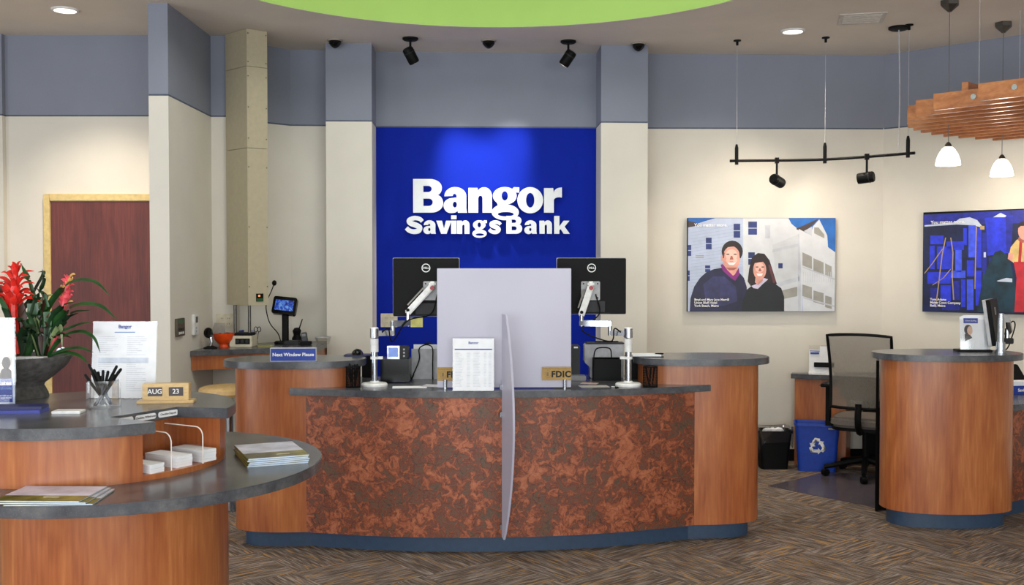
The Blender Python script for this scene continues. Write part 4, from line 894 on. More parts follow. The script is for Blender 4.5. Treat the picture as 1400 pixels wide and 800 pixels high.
for k, dx in enumerate((-.04, .012)):
    o = obj('blue_brochure', B().box(-.02, .02, 0, .003, 0, .10, Matrix.Rotation(-.2 + .35 * k, 4, 'Y') @ Matrix.Rotation(-.2, 4, 'X')), [BLUE, mat('lilac_card', (150, 150, 186), .5)][k]); o.location = (cM.x - .02 + dx, cM.y + .085, ZK + .02); tag(o, ['blue folded brochure leaning behind the carrier terminal', 'lilac folded card leaning behind the carrier terminal'][k], 'brochure')
b = at_y(352, 447, cM.y + .06)
t = thing('scissors', 'pair of scissors standing handles up behind the carrier terminal', 'scissors', (b.x, b.y, ZK))
for k in (-1, 1): obj('handle', B().tube([(k * .013 + .013 * math.cos(q * PI / 6), 0, .125 + .02 * math.sin(q * PI / 6)) for q in range(13)], .003, 6), BLACK, t); obj('blade', B().tube([(k * .008, 0, .106), (-k * .006, 0, 0)], [.003, .0015], 6), CHROME, t)
# devices on the pier side wall
def side_dev(name, label, cat, px, py, w, h, m):
    dd = ray(px, py); tq = XP / dd.x; p = Vector((0, 0, H)) + dd * tq
    t = thing(name, label, cat, (XP + .0005, p.y, p.z), PI / 2); obj('case', B().prism(rrect(w, h, .006), 0, .02, UPRIGHT), m, t, bevel=.002); return t
t = side_dev('alarm_keypad', 'dark bronze alarm keypad with small lit keys on pier wall', 'keypad', 244, 447.5, .16, .125, mat('bronze_plate', (84, 76, 62), .4, .3))
for r_ in range(4):
    for c_ in range(3): obj('key', B().box(-.055 + .04 * c_, -.028 + .04 * c_, -.0225, -.02, -.048 + .027 * r_, -.032 + .027 * r_), [WHITE, DGREY, mat('brown_key', (96, 70, 60), .5), mat('green_key', (54, 110, 74), .5)][r_], t)
t = side_dev('thermostat', 'white upright thermostat with dark display on pier wall', 'thermostat', 265, 444, .10, .15, WHITE); obj('display', B().box(-.02, .03, -.0215, -.02, .015, .06), mat('dark_display', (56, 66, 62), .3), t)
for k in range(2): obj('button', B().box(-.02, .0, -.0215, -.02, -.03 - .025 * k, -.015 - .025 * k), LGREY, t)
px_o = at_y(304, 439, YE); t = outlet('ivory double outlet plate on the alcove pilaster above orange bowl', Matrix.Translation((-2.235, YE - .001, px_o.z)), 2)
# stool
a = at_y(313, 528, 7.05); t = thing('bar_stool', 'backless stool with round tan seat behind the teller counter', 'stool', (a.x, 7.05, 0))
TAN = mat('tan_vinyl', (206, 172, 116), .5)
obj('seat', B().lathe([(0, a.z - .06), (.19, a.z - .06), (.205, a.z - .04), (.2, a.z - .012), (.17, a.z), (0, a.z + .004)], 36, close=False), TAN, t); obj('column', B().cyl(.028, .04, a.z - .06, 16), CHROME, t); obj('base', B().lathe([(0, 0), (.22, 0), (.22, .01), (.05, .04), (0, .042)], 32, close=False), CHROME, t)
obj('foot_ring', B().tube([(.15 * math.cos(q * PI / 12), .15 * math.sin(q * PI / 12), .3) for q in range(25)], .01, 8).tube([(-.15, 0, .3), (.15, 0, .3)], .008, 8), CHROME, t)

# ------------------------------------------------------------------ right side: desk with round end
DXY = Vector((2.805, 6.60))
dk = thing('desk_with_round_end', 'cherry wood drum-ended desk with dark stone top, free of copper on its drum', 'desk', (DXY.x, DXY.y, 0))
dk['label'] = 'service desk ending in a round cherry wood drum beneath the slatted canopy'
obj('end_drum', B().prism(sup(.412, .235, 2.3, 56), .10, ZT - .04), CHERRY, dk); obj('raised_top', B().prism(sup(.472, .285, 2.2, 64), ZT - .04, ZT), STONE, dk, bevel=.003)
obj('toe_kick', B().prism(sup(.37, .185, 2.3, 56), 0, .0999), TOEB, dk)
c30, s30 = math.cos(math.radians(30)), math.sin(math.radians(30)); q0 = Vector((.38, .06))
def dline(t_, o_): return (q0.x + c30 * t_ - s30 * o_, q0.y + s30 * t_ + c30 * o_)
obj('copper_panel', B().prism([dline(0, 0), dline(.9, 0), dline(.9, .03), dline(0, .03)], .10, .71), COPPER, dk); obj('low_toe_kick', B().prism([dline(0, .04), dline(.9, .04), dline(.9, .06), dline(0, .06)], 0, .0999), TOEB, dk)
obj('low_worktop', B().prism([dline(-.1, -.05), dline(.95, -.05), dline(.95, .6), dline(-.1, .6)], .71, .75), STONE, dk, bevel=.002)
xx = at_y(1197, 600, 6.86).x - DXY.x
obj('black_side_panel', B().prism([(xx, .26), (xx + .02, .26), (xx + .165, .66), (xx + .145, .66)], .006, 1.02), BLACK, dk); obj('drawer_pedestal', B().prism([(xx + .03, .29), (xx + .40, .29), (xx + .52, .62), (xx + .15, .62)], .006, .70), BLACK, dk)
# on the drum: brochure holder, monitor on arm
a = at_z(1333, 481, ZT); s = a.y / F
t = thing('brochure_holder', 'clear acrylic holder of white brochures on top of the desk drum', 'brochure holder', (a.x, a.y, ZT), -.1)
obj('stand', B().box(-24 * s, 22 * s, -.02, .08, 0, .014), BLACK, t, bevel=.003); obj('pocket', B().box(-20 * s, 20 * s, -.012, -.009, .014, 44 * s, Matrix.Rotation(-.12, 4, 'X')), CLEAR, t)
for k in range(3):
    w0 = 17 - k * .0; t2 = obj('brochure', B().box((-19 + 3 * k) * s, (13 + 4 * k) * s, 0, .003, .014, (48 + 1.0 * k) * s, Matrix.Translation((0, .012 * k, 0)) @ Matrix.Rotation(-.12, 4, 'X')), PAPER); t2.location = (a.x, a.y, ZT); t2.rotation_euler = (0, 0, -.1); tag(t2, ['white brochure with blue heading and a portrait, front of drum holder', 'blank-looking white brochure behind the portrait one in drum holder', 'rearmost white brochure fanned out in the drum holder'][k], 'brochure')
    if k == 0:
        T = Matrix.Rotation(-.12, 4, 'X')
        obj('heading', B().box(-14 * s, 5 * s, -.0006, 0, 39 * s, 46 * s, T), BLUE, t2); text('heading_lettering', 'Online Banking', .0115, WHITEINK, t2, T @ Matrix.Translation((-4.5 * s, -.001, 42.5 * s)) @ UPRIGHT)
        obj('portrait_hair', B().prism(ell(-8 * s, 30 * s, 5.5 * s, 7 * s, 16), .0, .0006, T @ UPRIGHT).prism([(-13 * s, 14 * s), (-3 * s, 19 * s), (-8 * s, 26 * s), (-13 * s, 24 * s)], 0, .0006, T @ UPRIGHT), mat('portrait_dark', (44, 40, 48), .6), t2); obj('portrait_face', B().prism(ell(-6 * s, 29 * s, 3.6 * s, 6 * s, 16), .0006, .001, T @ UPRIGHT), mat('portrait_skin', (214, 176, 156), .6), t2)
a = at_z(1368, 482.5, ZT); s = a.y / F
t = thing('monitor_swing_arm', 'short chrome monitor arm post on the desk drum', 'monitor arm', (a.x, a.y, ZT))
obj('base', B().cyl(.029, 0, .07, 20).cyl(.035, 0, .008, 20), CHROME, t); obj('pole', B().cyl(.021, .07, 48 * s, 18), CHROME, t); obj('top_joint', B().cyl(.018, 48 * s, 54 * s, 14).box(.0, .05, -.016, .016, 42 * s, 52 * s), CHROME, t)
obj('spring_arm', B().tube([(.045, .0, 44 * s), (.07, .03, 30 * s), (.06, .05, 24 * s)], [.016, .02, .016], 10), CHROME, t); obj('joint_cover', B().box(.025, .085, .0, .05, 12 * s, 20 * s), DGREY, t, bevel=.004); obj('lower_joint', B().cyl(.014, 20 * s, 33 * s, 14, (.055, .03, 0)), CHROME, t)
obj('cable', B().tube(curve([(.06, .05, .16), (.10, .05, .2), (.115, .05, .17), (.09, .05, .08), (.07, .05, .03), (.06, .08, .004)], 6), .004, 6), BLACK, t)
w_, h_ = .36, .30; a = at_y(1359, 440, 6.74)
t = thing('monitor', 'black monitor turned edge-on behind the desk drum brochures', 'monitor', (a.x - .0, 6.74, a.z - h_ / 2), math.radians(58))
T = Matrix.Translation((0, 0, h_ / 2)) @ Matrix.Rotation(math.radians(-8), 4, 'X') @ Matrix.Translation((0, 0, -h_ / 2))
obj('back_shell', B().prism(rrect(w_, h_, .01, 3, 0, h_ / 2), -.01, .016, T @ UPRIGHT), BLACK, t, bevel=.005); obj('bezel', B().prism(rrect(w_ + .004, h_ + .004, .008, 3, 0, h_ / 2), -.03, -.0101, T @ UPRIGHT), LGREY, t)
obj('emblem', B().lathe([(.02, 0), (.025, 0), (.025, .001), (.02, .001), (.02, 0)], 24, M=T @ Matrix.Translation((0, -.0165, h_ - .08)) @ UPRIGHT, close=False), WHITE, t)
# things on the low worktop at the right
ZD = .75
a = at_z(1390, 541, ZD); ang = math.radians(30)
t = thing('form_box', 'flat blue box with white lettering on the low worktop by the desk drum', 'box', (a.x + .05, a.y + .06, ZD), ang * .3); obj('box', B().box(-.09, .14, 0, .10, 0, .062), BLUE, t, bevel=.002); text('lettering', 'Savings', .03, WHITEINK, t, Matrix.Translation((.03, -.0006, .03)) @ UPRIGHT, bold=.0006)
b = a + Vector((.06, .065, .062)); o = obj('form_stack', B().box(-.08, .13, 0, .09, 0, .03), PAPER); o.location = b; o.rotation_euler = (0, 0, ang * .3); tag(o, 'stack of white forms lying on the flat blue box', 'paper stack')
t = thing('desk_phone', 'black desk phone on a sloped stand at the low worktop', 'phone', (a.x + .09, a.y + .20, ZD), ang * .3); obj('phone_body', B().prism([(0, 0), (.18, 0), (.18, .17), (.13, .19), (0, .06)], -.11, .11, Matrix(((0, 0, 1, 0), (1, 0, 0, 0), (0, 1, 0, 0), (0, 0, 0, 1)))), BLACK, t, bevel=.008); obj('handset', B().tube(curve([(-.085, .01, .10), (-.085, .06, .155), (-.085, .14, .225)], 5), [.024] + [.016] * 9 + [.024], 10), DGREY, t)

# ------------------------------------------------------------------ right back: side desk, chair, bins, mat
cd = thing('side_desk', 'low cherry side desk with dark top against the right wall', 'desk', (2.5, 8.5, 0))
obj('pedestal', B().prism([(2.36, 8.53), (2.74, 8.37), (2.84, 8.56), (2.46, 8.60)], .0, .72), CHERRY, cd, world=True, bevel=.002)
obj('desk_top', B().prism([(2.325, 8.52), (2.80, 8.275), (3.3, 8.02), (3.52, 8.18), (3.06, 8.61), (2.36, 8.61)], .72, .76), STONE, cd, world=True, bevel=.002); obj('modesty_panel', B().prism([(2.9, 8.44), (3.3, 8.22), (3.32, 8.25), (2.92, 8.47)], .1, .72), BLACK, cd, world=True)
a = at_z(1114, 511, .76); s = 8.45 / F
t = thing('leaflet_rack', 'clear leaflet rack with black band on the side desk', 'leaflet holder', (a.x + .04, 8.47, .76), -.25)
obj('back_plate', B().box(-.10, .07, .02, .024, 0, .24), CLEAR, t); obj('base', B().box(-.10, .10, -.04, .06, 0, .012), WHITE, t); obj('black_band', B().box(-.06, .10, -.03, -.01, .06, .10), BLACK, t, bevel=.003)
for k, dx in enumerate((-.055, .03)):
    o = obj('leaflet', B().box(-.045, .045, 0, .002, 0, .19 + .03 * k, Matrix.Rotation(-.06, 4, 'X')), PAPER); o.location = (a.x + .04 + dx, 8.472 - .015 * k, .772); o.rotation_euler = (0, 0, -.25); tag(o, ['white leaflet with blue heading in the clear leaflet rack', 'taller plain white leaflet in the clear leaflet rack'][k], 'leaflet')
    if k == 0: obj('heading', B().box(-.035, .035, -.0006, 0, .155, .17).box(-.04, .04, -.0006, 0, .178, .184), BLUE, o)
# office chair
MESHF = mat('grey_mesh_fabric', (128, 122, 114), .8, alpha=.62, var=.05, scale=300); SEATF = mat('grey_seat_fabric', (112, 104, 98), .9, var=.08, scale=200)
ch = thing('office_chair', 'black office chair with grey mesh back standing on clear floor mat', 'chair', (2.78, 8.02, .004), math.radians(-30))
bk = []                                              # backrest grid, curved and leaning back
def bp_(u, v): return Vector((u * (.235 - .012 * (1 - v)), -.255 + .045 * (1 - math.cos(u * 1.3)) * -1 * 0 + .05 * u * u - .09 * v + .05 * math.sin(v * PI), .56 + v * .575 - .015 * u * u * v))
b = B(); NU, NVv = 12, 12
b.add([bp_(-1 + 2 * i / NU, j / NVv) for j in range(NVv + 1) for i in range(NU + 1)], [(j * (NU + 1) + i, j * (NU + 1) + i + 1, (j + 1) * (NU + 1) + i + 1, (j + 1) * (NU + 1) + i) for j in range(NVv) for i in range(NU)])
obj('mesh_back', b, MESHF, ch, ang=80)
rim = [bp_(-1 + 2 * i / 12, 0) for i in range(12)] + [bp_(1, j / 12) for j in range(12)] + [bp_(1 - 2 * i / 12, 1) for i in range(12)] + [bp_(-1, 1 - j / 12) for j in range(13)]
obj('back_frame', B().tube(rim, .012, 8), BLACK, ch)
obj('lumbar_pad', B().prism(sup(.17, .085, 2.6, 28, 0, .70), .175, .205, UPRIGHT), SEATF, ch, bevel=.006)
obj('seat', B().prism(sup(.25, .24, 4, 40, 0, .02), .40, .475), SEATF, ch, bevel=.02, seg=3)
obj('seat_shell', B().prism(sup(.24, .23, 4, 40, 0, .02), .375, .40), BLACK, ch); obj('back_post', B().tube(curve([(0, -.1, .37), (0, -.24, .38), (0, -.30, .46), (0, -.285, .60)], 6), .025, 8), BLACK, ch)
for sx in (-1, 1):
    ar = obj('armrest', B().box(sx * .28 - .045, sx * .28 + .045, -.16, .10, .70, .725), BLACK, ch, bevel=.01); obj('arm_post', B().box(sx * .28 - .015, sx * .28 + .015, -.07, .0, .42, .70).box(min(sx * .15, sx * .295), max(sx * .15, sx * .295), -.07, 0, .385, .42), BLACK, ar)
obj('gas_lift', B().cyl(.025, .08, .375, 16), BLACK, ch); obj('lever', B().tube([(-.1, 0, .365), (-.28, -.03, .355)], .008, 8), LGREY, ch)
for k in range(5):
    q = 2 * PI * k / 5 + math.radians(207); d_ = Vector((math.cos(q), math.sin(q), 0))
    lg = obj('base_leg', B().tube([d_ * .02 + Vector((0, 0, .13)), d_ * .30 + Vector((0, 0, .075)), d_ * .32 + Vector((0, 0, .07))], [.028, .019, .017], 8), BLACK, ch)
    obj('caster', B().cyl(.028, -.02, .02, 16, M=Matrix.Translation(d_ * .31 + Vector((0, 0, .028))) @ Matrix.Rotation(q + .4, 4, 'Z') @ Matrix.Rotation(PI / 2, 4, 'X')).tube([d_ * .31 + Vector((0, 0, .03)), d_ * .31 + Vector((0, 0, .075))], .008, 8), BLACK, lg)
mpts = [at_z(px, py, 0) for px, py in ((1050, 665), (1130, 646), (1245, 652), (1225, 700))]
mo = obj('chair_mat', B().prism([(p.x, p.y) for p in mpts], .0002, .0038), mat('clear_chair_mat', (98, 90, 100), .25, alpha=.62)); tag(mo, 'translucent grey plastic floor mat under the office chair', 'floor mat')
# bins
def bin_mesh(w0, d0, w1, d1, h, th=.003, r=.03):
    o0, o1 = rrect(w0, d0, r), rrect(w1, d1, r); i1, i0 = rrect(w1 - 2 * th, d1 - 2 * th, r), rrect(w0 - 2 * th, d0 - 2 * th, r); n = len(o0); b = B()
    b.add([(x, y, z) for z, rg in ((0, o0), (h, o1), (h, i1), (.006, i0)) for x, y in rg], [(l * n + i, l * n + (i + 1) % n, (l + 1) * n + (i + 1) % n, (l + 1) * n + i) for l in range(3) for i in range(n)] + [tuple(range(n))[::-1], tuple(range(3 * n, 4 * n))])
    return b
def rimmesh(w, d, h, t_=.008, r=.03):
    a_, b_ = rrect(w + 2 * t_, d + 2 * t_, r), rrect(w - .004, d - .004, r); n = len(a_); b = B()
    b.add([(x, y, z) for z, rg in ((h - .018, a_), (h + .002, a_), (h + .002, b_), (h - .018, b_)) for x, y in rg], [(l * n + i, l * n + (i + 1) % n, ((l + 1) % 4) * n + (i + 1) % n, ((l + 1) % 4) * n + i) for l in range(4) for i in range(n)]); return b
a = at_z(1121, 646, 0); t = thing('recycling_bin', 'blue plastic recycling bin with white recycling arrows', 'bin', (a.x, a.y + .09, 0), math.radians(-14))
BINB = mat('blue_bin_plastic', (16, 62, 170), .45)
obj('bin_body', bin_mesh(.29, .15, .345, .20, .39), BINB, t); obj('rim', rimmesh(.345, .20, .39), BINB, t)
AM = Matrix.Translation((-.0, -.0895, .21)) @ Matrix.Rotation(math.radians(3.5), 4, 'X') @ UPRIGHT
b = B()
for k in range(3):
    Mr = AM @ Matrix.Rotation(2 * PI * k / 3, 4, 'Z')
    b.prism([(-.050, -.052), (.006, -.052), (.006, -.066), (.030, -.039), (.006, -.012), (.006, -.026), (-.030, -.026)], .0, .001, Mr)
    b.prism([(-.050, -.052), (-.030, -.026), (-.044, -.002), (-.064, -.014)], .0, .001, Mr)
obj('recycling_arrows', b, WHITEINK, t)
a = at_z(1061, 643, 0); t = thing('waste_bin', 'black plastic waste bin lined with clear bag by right wall', 'bin', (a.x, a.y + .10, 0))
obj('bin_body', bin_mesh(.215, .15, .27, .19, .315), BLACK, t); obj('rim', rimmesh(.27, .19, .315), BLACK, t)
b = B(); rg = rrect(.29, .21, .04, 8); n = len(rg); rnd = random.Random(4); vs = []
for l, (k_, z_) in enumerate(((.99, .21), (1.015, .27), (1.03, .325), (1.0, .338), (.93, .33), (.82, .25))):
    for i, (x, y) in enumerate(rg): j = 1 + rnd.uniform(-.025, .03); vs.append((x * k_ * j, y * k_ * j, z_ + rnd.uniform(-.016, .016) + (.035 * math.sin(i * .5) if l == 0 else 0)))
b.add(vs, [(l * n + i, l * n + (i + 1) % n, (l + 1) * n + (i + 1) % n, (l + 1) * n + i) for l in range(5) for i in range(n)])
obj('bin_liner', b, clear('clear_bag', (248, 248, 250), .35), t, ang=8)
for k in range(3):
    b = B().ellipsoid((0, 0, 0), .045, .04, .035, 10, 7)
    for v in b.v: v *= 1 + rnd.uniform(-.22, .18)
    o = obj('crumpled_paper', b, PAPER, ang=15); o.location = (a.x - .05 + .05 * k, a.y + .08 + .02 * k, .295); tag(o, 'crumpled white paper inside the black waste bin', 'paper', 'crumpled papers in the waste bin')

# ------------------------------------------------------------------ ceiling fixtures
LAMPW = mat('lamp_glow', (255, 244, 226), .5, emit=(255, 240, 220), es=4)
def downlight(px, py, label, target, power, angle):
    p = at_z(px, py, ZC); t = thing('recessed_light', label, 'ceiling light', (p.x, p.y, ZC - .012))
    obj('trim_ring', B().lathe([(.074, .012), (.092, .012), (.092, .006), (.086, 0), (.074, 0), (.074, .012)], 32, close=False), WHITE, t); obj('lens', B().cyl(.074, .006, .0115, 32), LAMPW, t)
    spot('downlight', (p.x, p.y, ZC - .03), target or (p.x, p.y, 0), power, angle, blend=.8, size=.06); return p
downlight(89, 13, 'round white recessed ceiling light before the mahogany door wall', None, 150, 105)
downlight(1084, 42, 'round white recessed ceiling light above the hanging track', None, 110, 110)
p = at_z(1178, 25, ZC); t = thing('air_diffuser', 'square white ceiling air diffuser near the wooden canopy', 'vent', (p.x, p.y, ZC - .01), math.radians(-14))
obj('frame', B().box(-.16, .16, -.16, .16, .004, .0095), mat('diffuser_white', (196, 190, 182), .6), t)
for k in range(7): obj('slat', B().box(-.13, .13, -.125 + .038 * k, -.105 + .038 * k, .0, .004), mat('diffuser_white', (196, 190, 182), .6), t)
def spot_head(parent, top, aim, drop, r=.042, ln=.12):
    """yoke below `top` (local) and a cylinder aimed along vector aim"""
    top = Vector(top); aim = Vector(aim).normalized(); piv = top + Vector((0, 0, -drop))
    obj('stem', B().tube([top, piv], .009, 8), BLACK, parent)
    c0, c1 = piv - aim * ln * .45, piv + aim * ln * .55
    hd = obj('lamp_head', B().tube([c0, c0 + aim * .01, c1 - aim * .012, c1], [r * .85, r, r, r * .95], 20), BLACK, parent)
    obj('lamp_lens', B().tube([c1 + aim * .0002, c1 + aim * .0015], r * .8, 20), LAMPW, hd)
    obj('cooling_ring', B().tube([c0 + aim * ln * .25, c0 + aim * ln * .3], r * 1.06, 20), DGREY, hd)
    return c1
def monopoint(px, py, label, tgt, power):
    p = at_z(px, py, ZC); t = thing('ceiling_spotlight', label, 'spotlight', (p.x, p.y, ZC)); obj('canopy', B().lathe([(0, 0), (.062, 0), (.062, -.012), (.05, -.02), (0, -.02)], 28, close=False), BLACK, t)
    q = Vector((p.x, p.y, ZC - .13)); aim = (Vector(tgt) - q).normalized(); c = spot_head(t, (0, 0, -.02), aim, .11, .043, .125)
    spot('sign_spot', Vector((p.x, p.y, ZC)) + c + aim * .01, tgt, power, 46, (1, .95, .88), 1.0, .05)
xs, zs = sign_pt(657, 268); W_ = Matrix.Translation((s1.x, s1.y, 0)) @ Matrix.Rotation(sa, 4, 'Z')
monopoint(561, 52, 'black ceiling spotlight tilted toward sign, left of the middle camera dome', W_ @ Vector((xs + .02, 0, zs)), 125)
monopoint(777, 56, 'black ceiling spotlight tilted toward sign, right of the middle camera dome', W_ @ Vector((xs - .02, 0, zs)), 125)
for px, py, lab in ((458, 54.5, 'small black camera dome on ceiling before the left column'), (668, 55, 'small black camera dome on ceiling between the two spotlights'), (873, 59, 'small black camera dome on ceiling before the right column')):
    p = at_z(px, py, ZC); t = thing('camera_dome', lab, 'camera', (p.x, p.y, ZC)); obj('mount_ring', B().lathe([(0, 0), (.062, 0), (.058, -.012), (0, -.012)], 24, close=False), mat('taupe_plastic', (150, 142, 130), .6), t)
    obj('dome', B().lathe([(.048, -.012), (.048, -.03), (.03, -.052), (.012, -.064), (0, -.066)], 24, close=False), BLACKG, t)
# hanging track
tp = [at_z(1008, 55, ZC), at_z(1129, 51, ZC), at_z(1243, 33.5, ZC)]; ZTR = 2.49
tk = thing('hanging_track', 'thin black bent track with two spotlights hanging on cables', 'track light', (tp[1].x, tp[1].y, ZTR))
c_ = curve([(p.x, p.y, ZTR) for p in ([tp[0] + (tp[0] - tp[1]) * .02] + tp + [tp[2] + (tp[2] - tp[1]) * .02])], 8)
obj('rail', B().tube(c_, .011, 8), BLACK, tk, world=True)
for p in tp:
    obj('cable_mount', B().lathe([(0, 0), (.03, 0), (.03, -.008), (.01, -.012), (.01, -.04), (0, -.042)], 16, (p.x, p.y, ZC), close=False), BLACK, tk, world=True)
    obj('cable', B().tube([(p.x, p.y, ZC - .04), (p.x, p.y, ZTR + .12)], .0016, 6), LGREY, tk, world=True); obj('cable_grip', B().tube([(p.x, p.y, ZTR - .03), (p.x, p.y, ZTR + .10), (p.x, p.y, ZTR + .13)], [.014, .014, .008], 10), BLACK, tk, world=True)
pc = at_z(1229, 37, ZC); obj('feed_canopy', B().lathe([(0, 0), (.075, 0), (.075, -.014), (.06, -.022), (0, -.022)], 28, (pc.x, pc.y, ZC), close=False), BLACK, tk, world=True)
e_ = tp[1] + (tp[2] - tp[1]) * .88; obj('feed_cord', B().tube(curve([(pc.x, pc.y, ZC - .02), (pc.x + .01, pc.y, 3.0), (pc.x + .012, pc.y + .01, 2.68), (e_.x, e_.y, ZTR)], 8), .0045, 7), LGREY, tk, world=True)
def wall_pt(P0, n2, px, py, off=0):
    dd = ray(px, py); n3 = Vector((n2.x, n2.y, 0)); q = Vector((P0.x, P0.y, 0)) - n3 * off; tq = (q - Vector((0, 0, H))).dot(n3) / dd.dot(n3); return Vector((0, 0, H)) + dd * tq
dup_ = None
for f, seg, tgt, pw in ((.46, 0, wall_pt(r0, nb, 1150, 300), 12), (.52, 1, wall_pt(r0, nb, 940, 280), 18)):
    m0 = tp[seg] + (tp[seg + 1] - tp[seg]) * f; top = Vector((m0.x, m0.y, ZTR - .01)); aim = (tgt - (top + Vector((0, 0, -.15)))).normalized()
    obj('head_clip', B().box(top.x - .014, top.x + .014, top.y - .014, top.y + .014, ZTR - .025, ZTR + .02), BLACK, tk, world=True)
    loc = Vector((tp[1].x, tp[1].y, ZTR)); c1_ = spot_head(tk, top - loc, aim, .15, .042, .12)
    spot('track_spot', loc + c1_ + aim * .01, tgt, pw, 80, (1, .86, .7), .9, .02)
# slatted wooden canopy with pendants
zS0, zS1 = 2.605, 2.705; DD = Vector((.70, -.71)).normalized(); NN = Vector((.71, .70)).normalized()
tl_ = [-2.334, -2.663, -2.845, -2.97, -3.05, -3.12, -3.155, -3.175, -3.17, -3.15, -3.108, -3.05, -2.985]
cn = thing('slatted_canopy', 'round canopy of parallel cherry wood slats hanging from the ceiling', 'canopy', (3.6, 6.6, zS0))
Mcn = Matrix(((DD.x, NN.x, 0, 0), (DD.y, NN.y, 0, 0), (0, 0, 1, 0), (0, 0, 0, 1)))
for k, tL in enumerate(tl_):
    N0 = 6.08 + .165 * k; tR = max(-3.6 - tL, -1.1)
    hi = .045 if k == 0 else 0
    sl = obj('slat', B().box(tL, tR, N0 - .011, N0 + .011, zS0, zS1 + hi * .0, Mcn), CHERRY_SLAT, cn, world=True, bevel=.002)
    if k < 2:
        obj('bolt_head', B().cyl(.016, 0, .005, 14, M=Mcn @ Matrix.Translation((tL + [.20, .24][k], N0 - .011, (zS0 + zS1) / 2 + .005)) @ UPRIGHT), CHROME, sl, world=True)
for tx in (-2.50, -1.6): obj('cross_beam', B().box(tx - .02, tx + .02, 6.3, 7.95, zS1 + .0002, zS1 + .06, Mcn), CHERRY_SLAT, cn, world=True, bevel=.002)
for px, py in ((1340, -30), (1395, 14)):
    pq = at_z(px, py, ZC); obj('hanging_cable', B().tube([(pq.x, pq.y, ZC - .001), (pq.x, pq.y, zS1 + .0)], .002, 6), LGREY, cn, world=True)
SHADE = mat('opal_glass_shade', (255, 250, 240), .4, emit=(255, 244, 226), es=3.2)
for px, py, pyb, lab in ((1298.5, 1, 226, 'white glass pendant lamp under canopy edge, nearer the hanging track'), (1372, 31, 240.5, 'white glass pendant lamp under canopy, above the blue photograph')):
    pq = at_z(px, py, ZC); zb2 = at_y(px, pyb, pq.y).z
    t = thing('pendant_lamp', lab, 'pendant lamp', (pq.x, pq.y, zb2))
    obj('ceiling_cup', B().lathe([(0, 0), (.062, 0), (.062, -.03), (.012, -.075), (0, -.075)], 6, (0, 0, ZC - zb2), close=False), STEEL, t)
    obj('cord', B().tube([(0, 0, .15), (0, 0, ZC - zb2 - .07)], .0022, 6), STEEL, t)
    obj('socket_cap', B().lathe([(.024, .122), (.02, .14), (.009, .155), (0, .157)], 16, close=False), STEEL, t)
    obj('glass_shade', B().lathe([(.080, 0), (.077, .03), (.062, .075), (.04, .11), (.022, .125), (.018, .124), (.036, .107), (.058, .072), (.073, .03), (.076, 0), (.080, 0)], 32, close=False), SHADE, t)
    obj('bulb', B().ellipsoid((0, 0, .06), .028, .028, .035, 14, 8), LAMPW, t)
    l = bpy.data.lights.new('pendant_light', 'POINT'); l.energy = 9; l.color = (1, .85, .66); l.shadow_soft_size = .05; lo = bpy.data.objects.new('pendant_light', l); C.objects.link(lo); lo.location = (pq.x, pq.y, zb2 - .03)

# ------------------------------------------------------------------ wall photographs
def pmat_(n, c, var=.06, scale=12): return mat('photo_' + n, c, .45, var=var, scale=scale)
def picture(label, P0, nrm, ang, corners, layers, texts):
    """canvas on a wall; layers = (material, [pixel polygon], level)"""
    depth = .045; bl_ = wall_pt(P0, nrm, *corners[3], off=depth); inv = (Matrix.Translation((bl_.x, bl_.y, bl_.z)) @ Matrix.Rotation(ang, 4, 'Z')).inverted()
    base = Vector((bl_.x, bl_.y)) + nrm * (depth - .002)
    t = thing('wall_photograph', label, 'picture', (base.x, base.y, bl_.z), ang)
    inv = (Matrix.Translation(t.location) @ Matrix.Rotation(ang, 4, 'Z')).inverted()
    def loc(px, py): q = inv @ wall_pt(P0, nrm, px, py, off=depth); return q.x, q.z
    L4 = [loc(*c) for c in corners]; x1 = (L4[1][0] + L4[2][0]) / 2; z1 = (L4[0][1] + L4[1][1]) / 2
    obj('canvas_box', B().box(0, x1, -(depth - .003), 0, 0, z1), BLACK, t)
    ms = []; b = B(); fm = []
    for m, pts, lev in layers:
        P = [loc(*p) for p in pts]; P = [(min(max(x, 0.002), x1 - .002), min(max(z, .002), z1 - .002)) for x, z in P]
        if m not in ms: ms.append(m)
        b.flat([Vector((x, -(depth - .003) - .0004 * (lev + 1), z)) for x, z in P]); fm.append(ms.index(m))
    me = bpy.data.meshes.new('printed_photo'); me.from_pydata([tuple(v) for v in b.v], [], b.f)
    for m in ms: me.materials.append(m)
    for f, k in zip(me.polygons, fm): f.material_index = k
    bm = bmesh.new(); bm.from_mesh(me)
    for f in bm.faces:
        f.normal_update()
        if f.normal.y > 0: f.normal_flip()
    bm.to_mesh(me); bm.free()
    o = bpy.data.objects.new('printed_photo', me); C.objects.link(o); o.parent = t
    for body, px, py, hpx, al in texts:
        x, z = loc(px, py); sc = (loc(px, py - 10)[1] - z) / 10
        text('caption', body, hpx * sc, WHITEINK, t, Matrix.Translation((x, -(depth - .003) - .008, z)) @ UPRIGHT, bold=.0006, align=al, depth=.0002)
    return t
def R(x0, y0, x1, y1): return [(x0, y0), (x1, y0), (x1, y1), (x0, y1)]
def E(cx, cy, rx, ry, n=20): return ell(cx, cy, rx, ry, n)
W1 = pmat_('siding_blue_white', (178, 189, 214), .04); W2 = pmat_('siding_white', (204, 207, 213), .03); W3 = pmat_('balcony_white', (196, 199, 204), .03); SK = pmat_('sky_blue', (24, 98, 178), .08); RF = pmat_('roof', (64, 52, 54)); WN = pmat_('window_navy', (30, 48, 106), .2); WG = pmat_('screen_grey', (150, 148, 142)); LG = pmat_('shade_grey', (184, 188, 198))
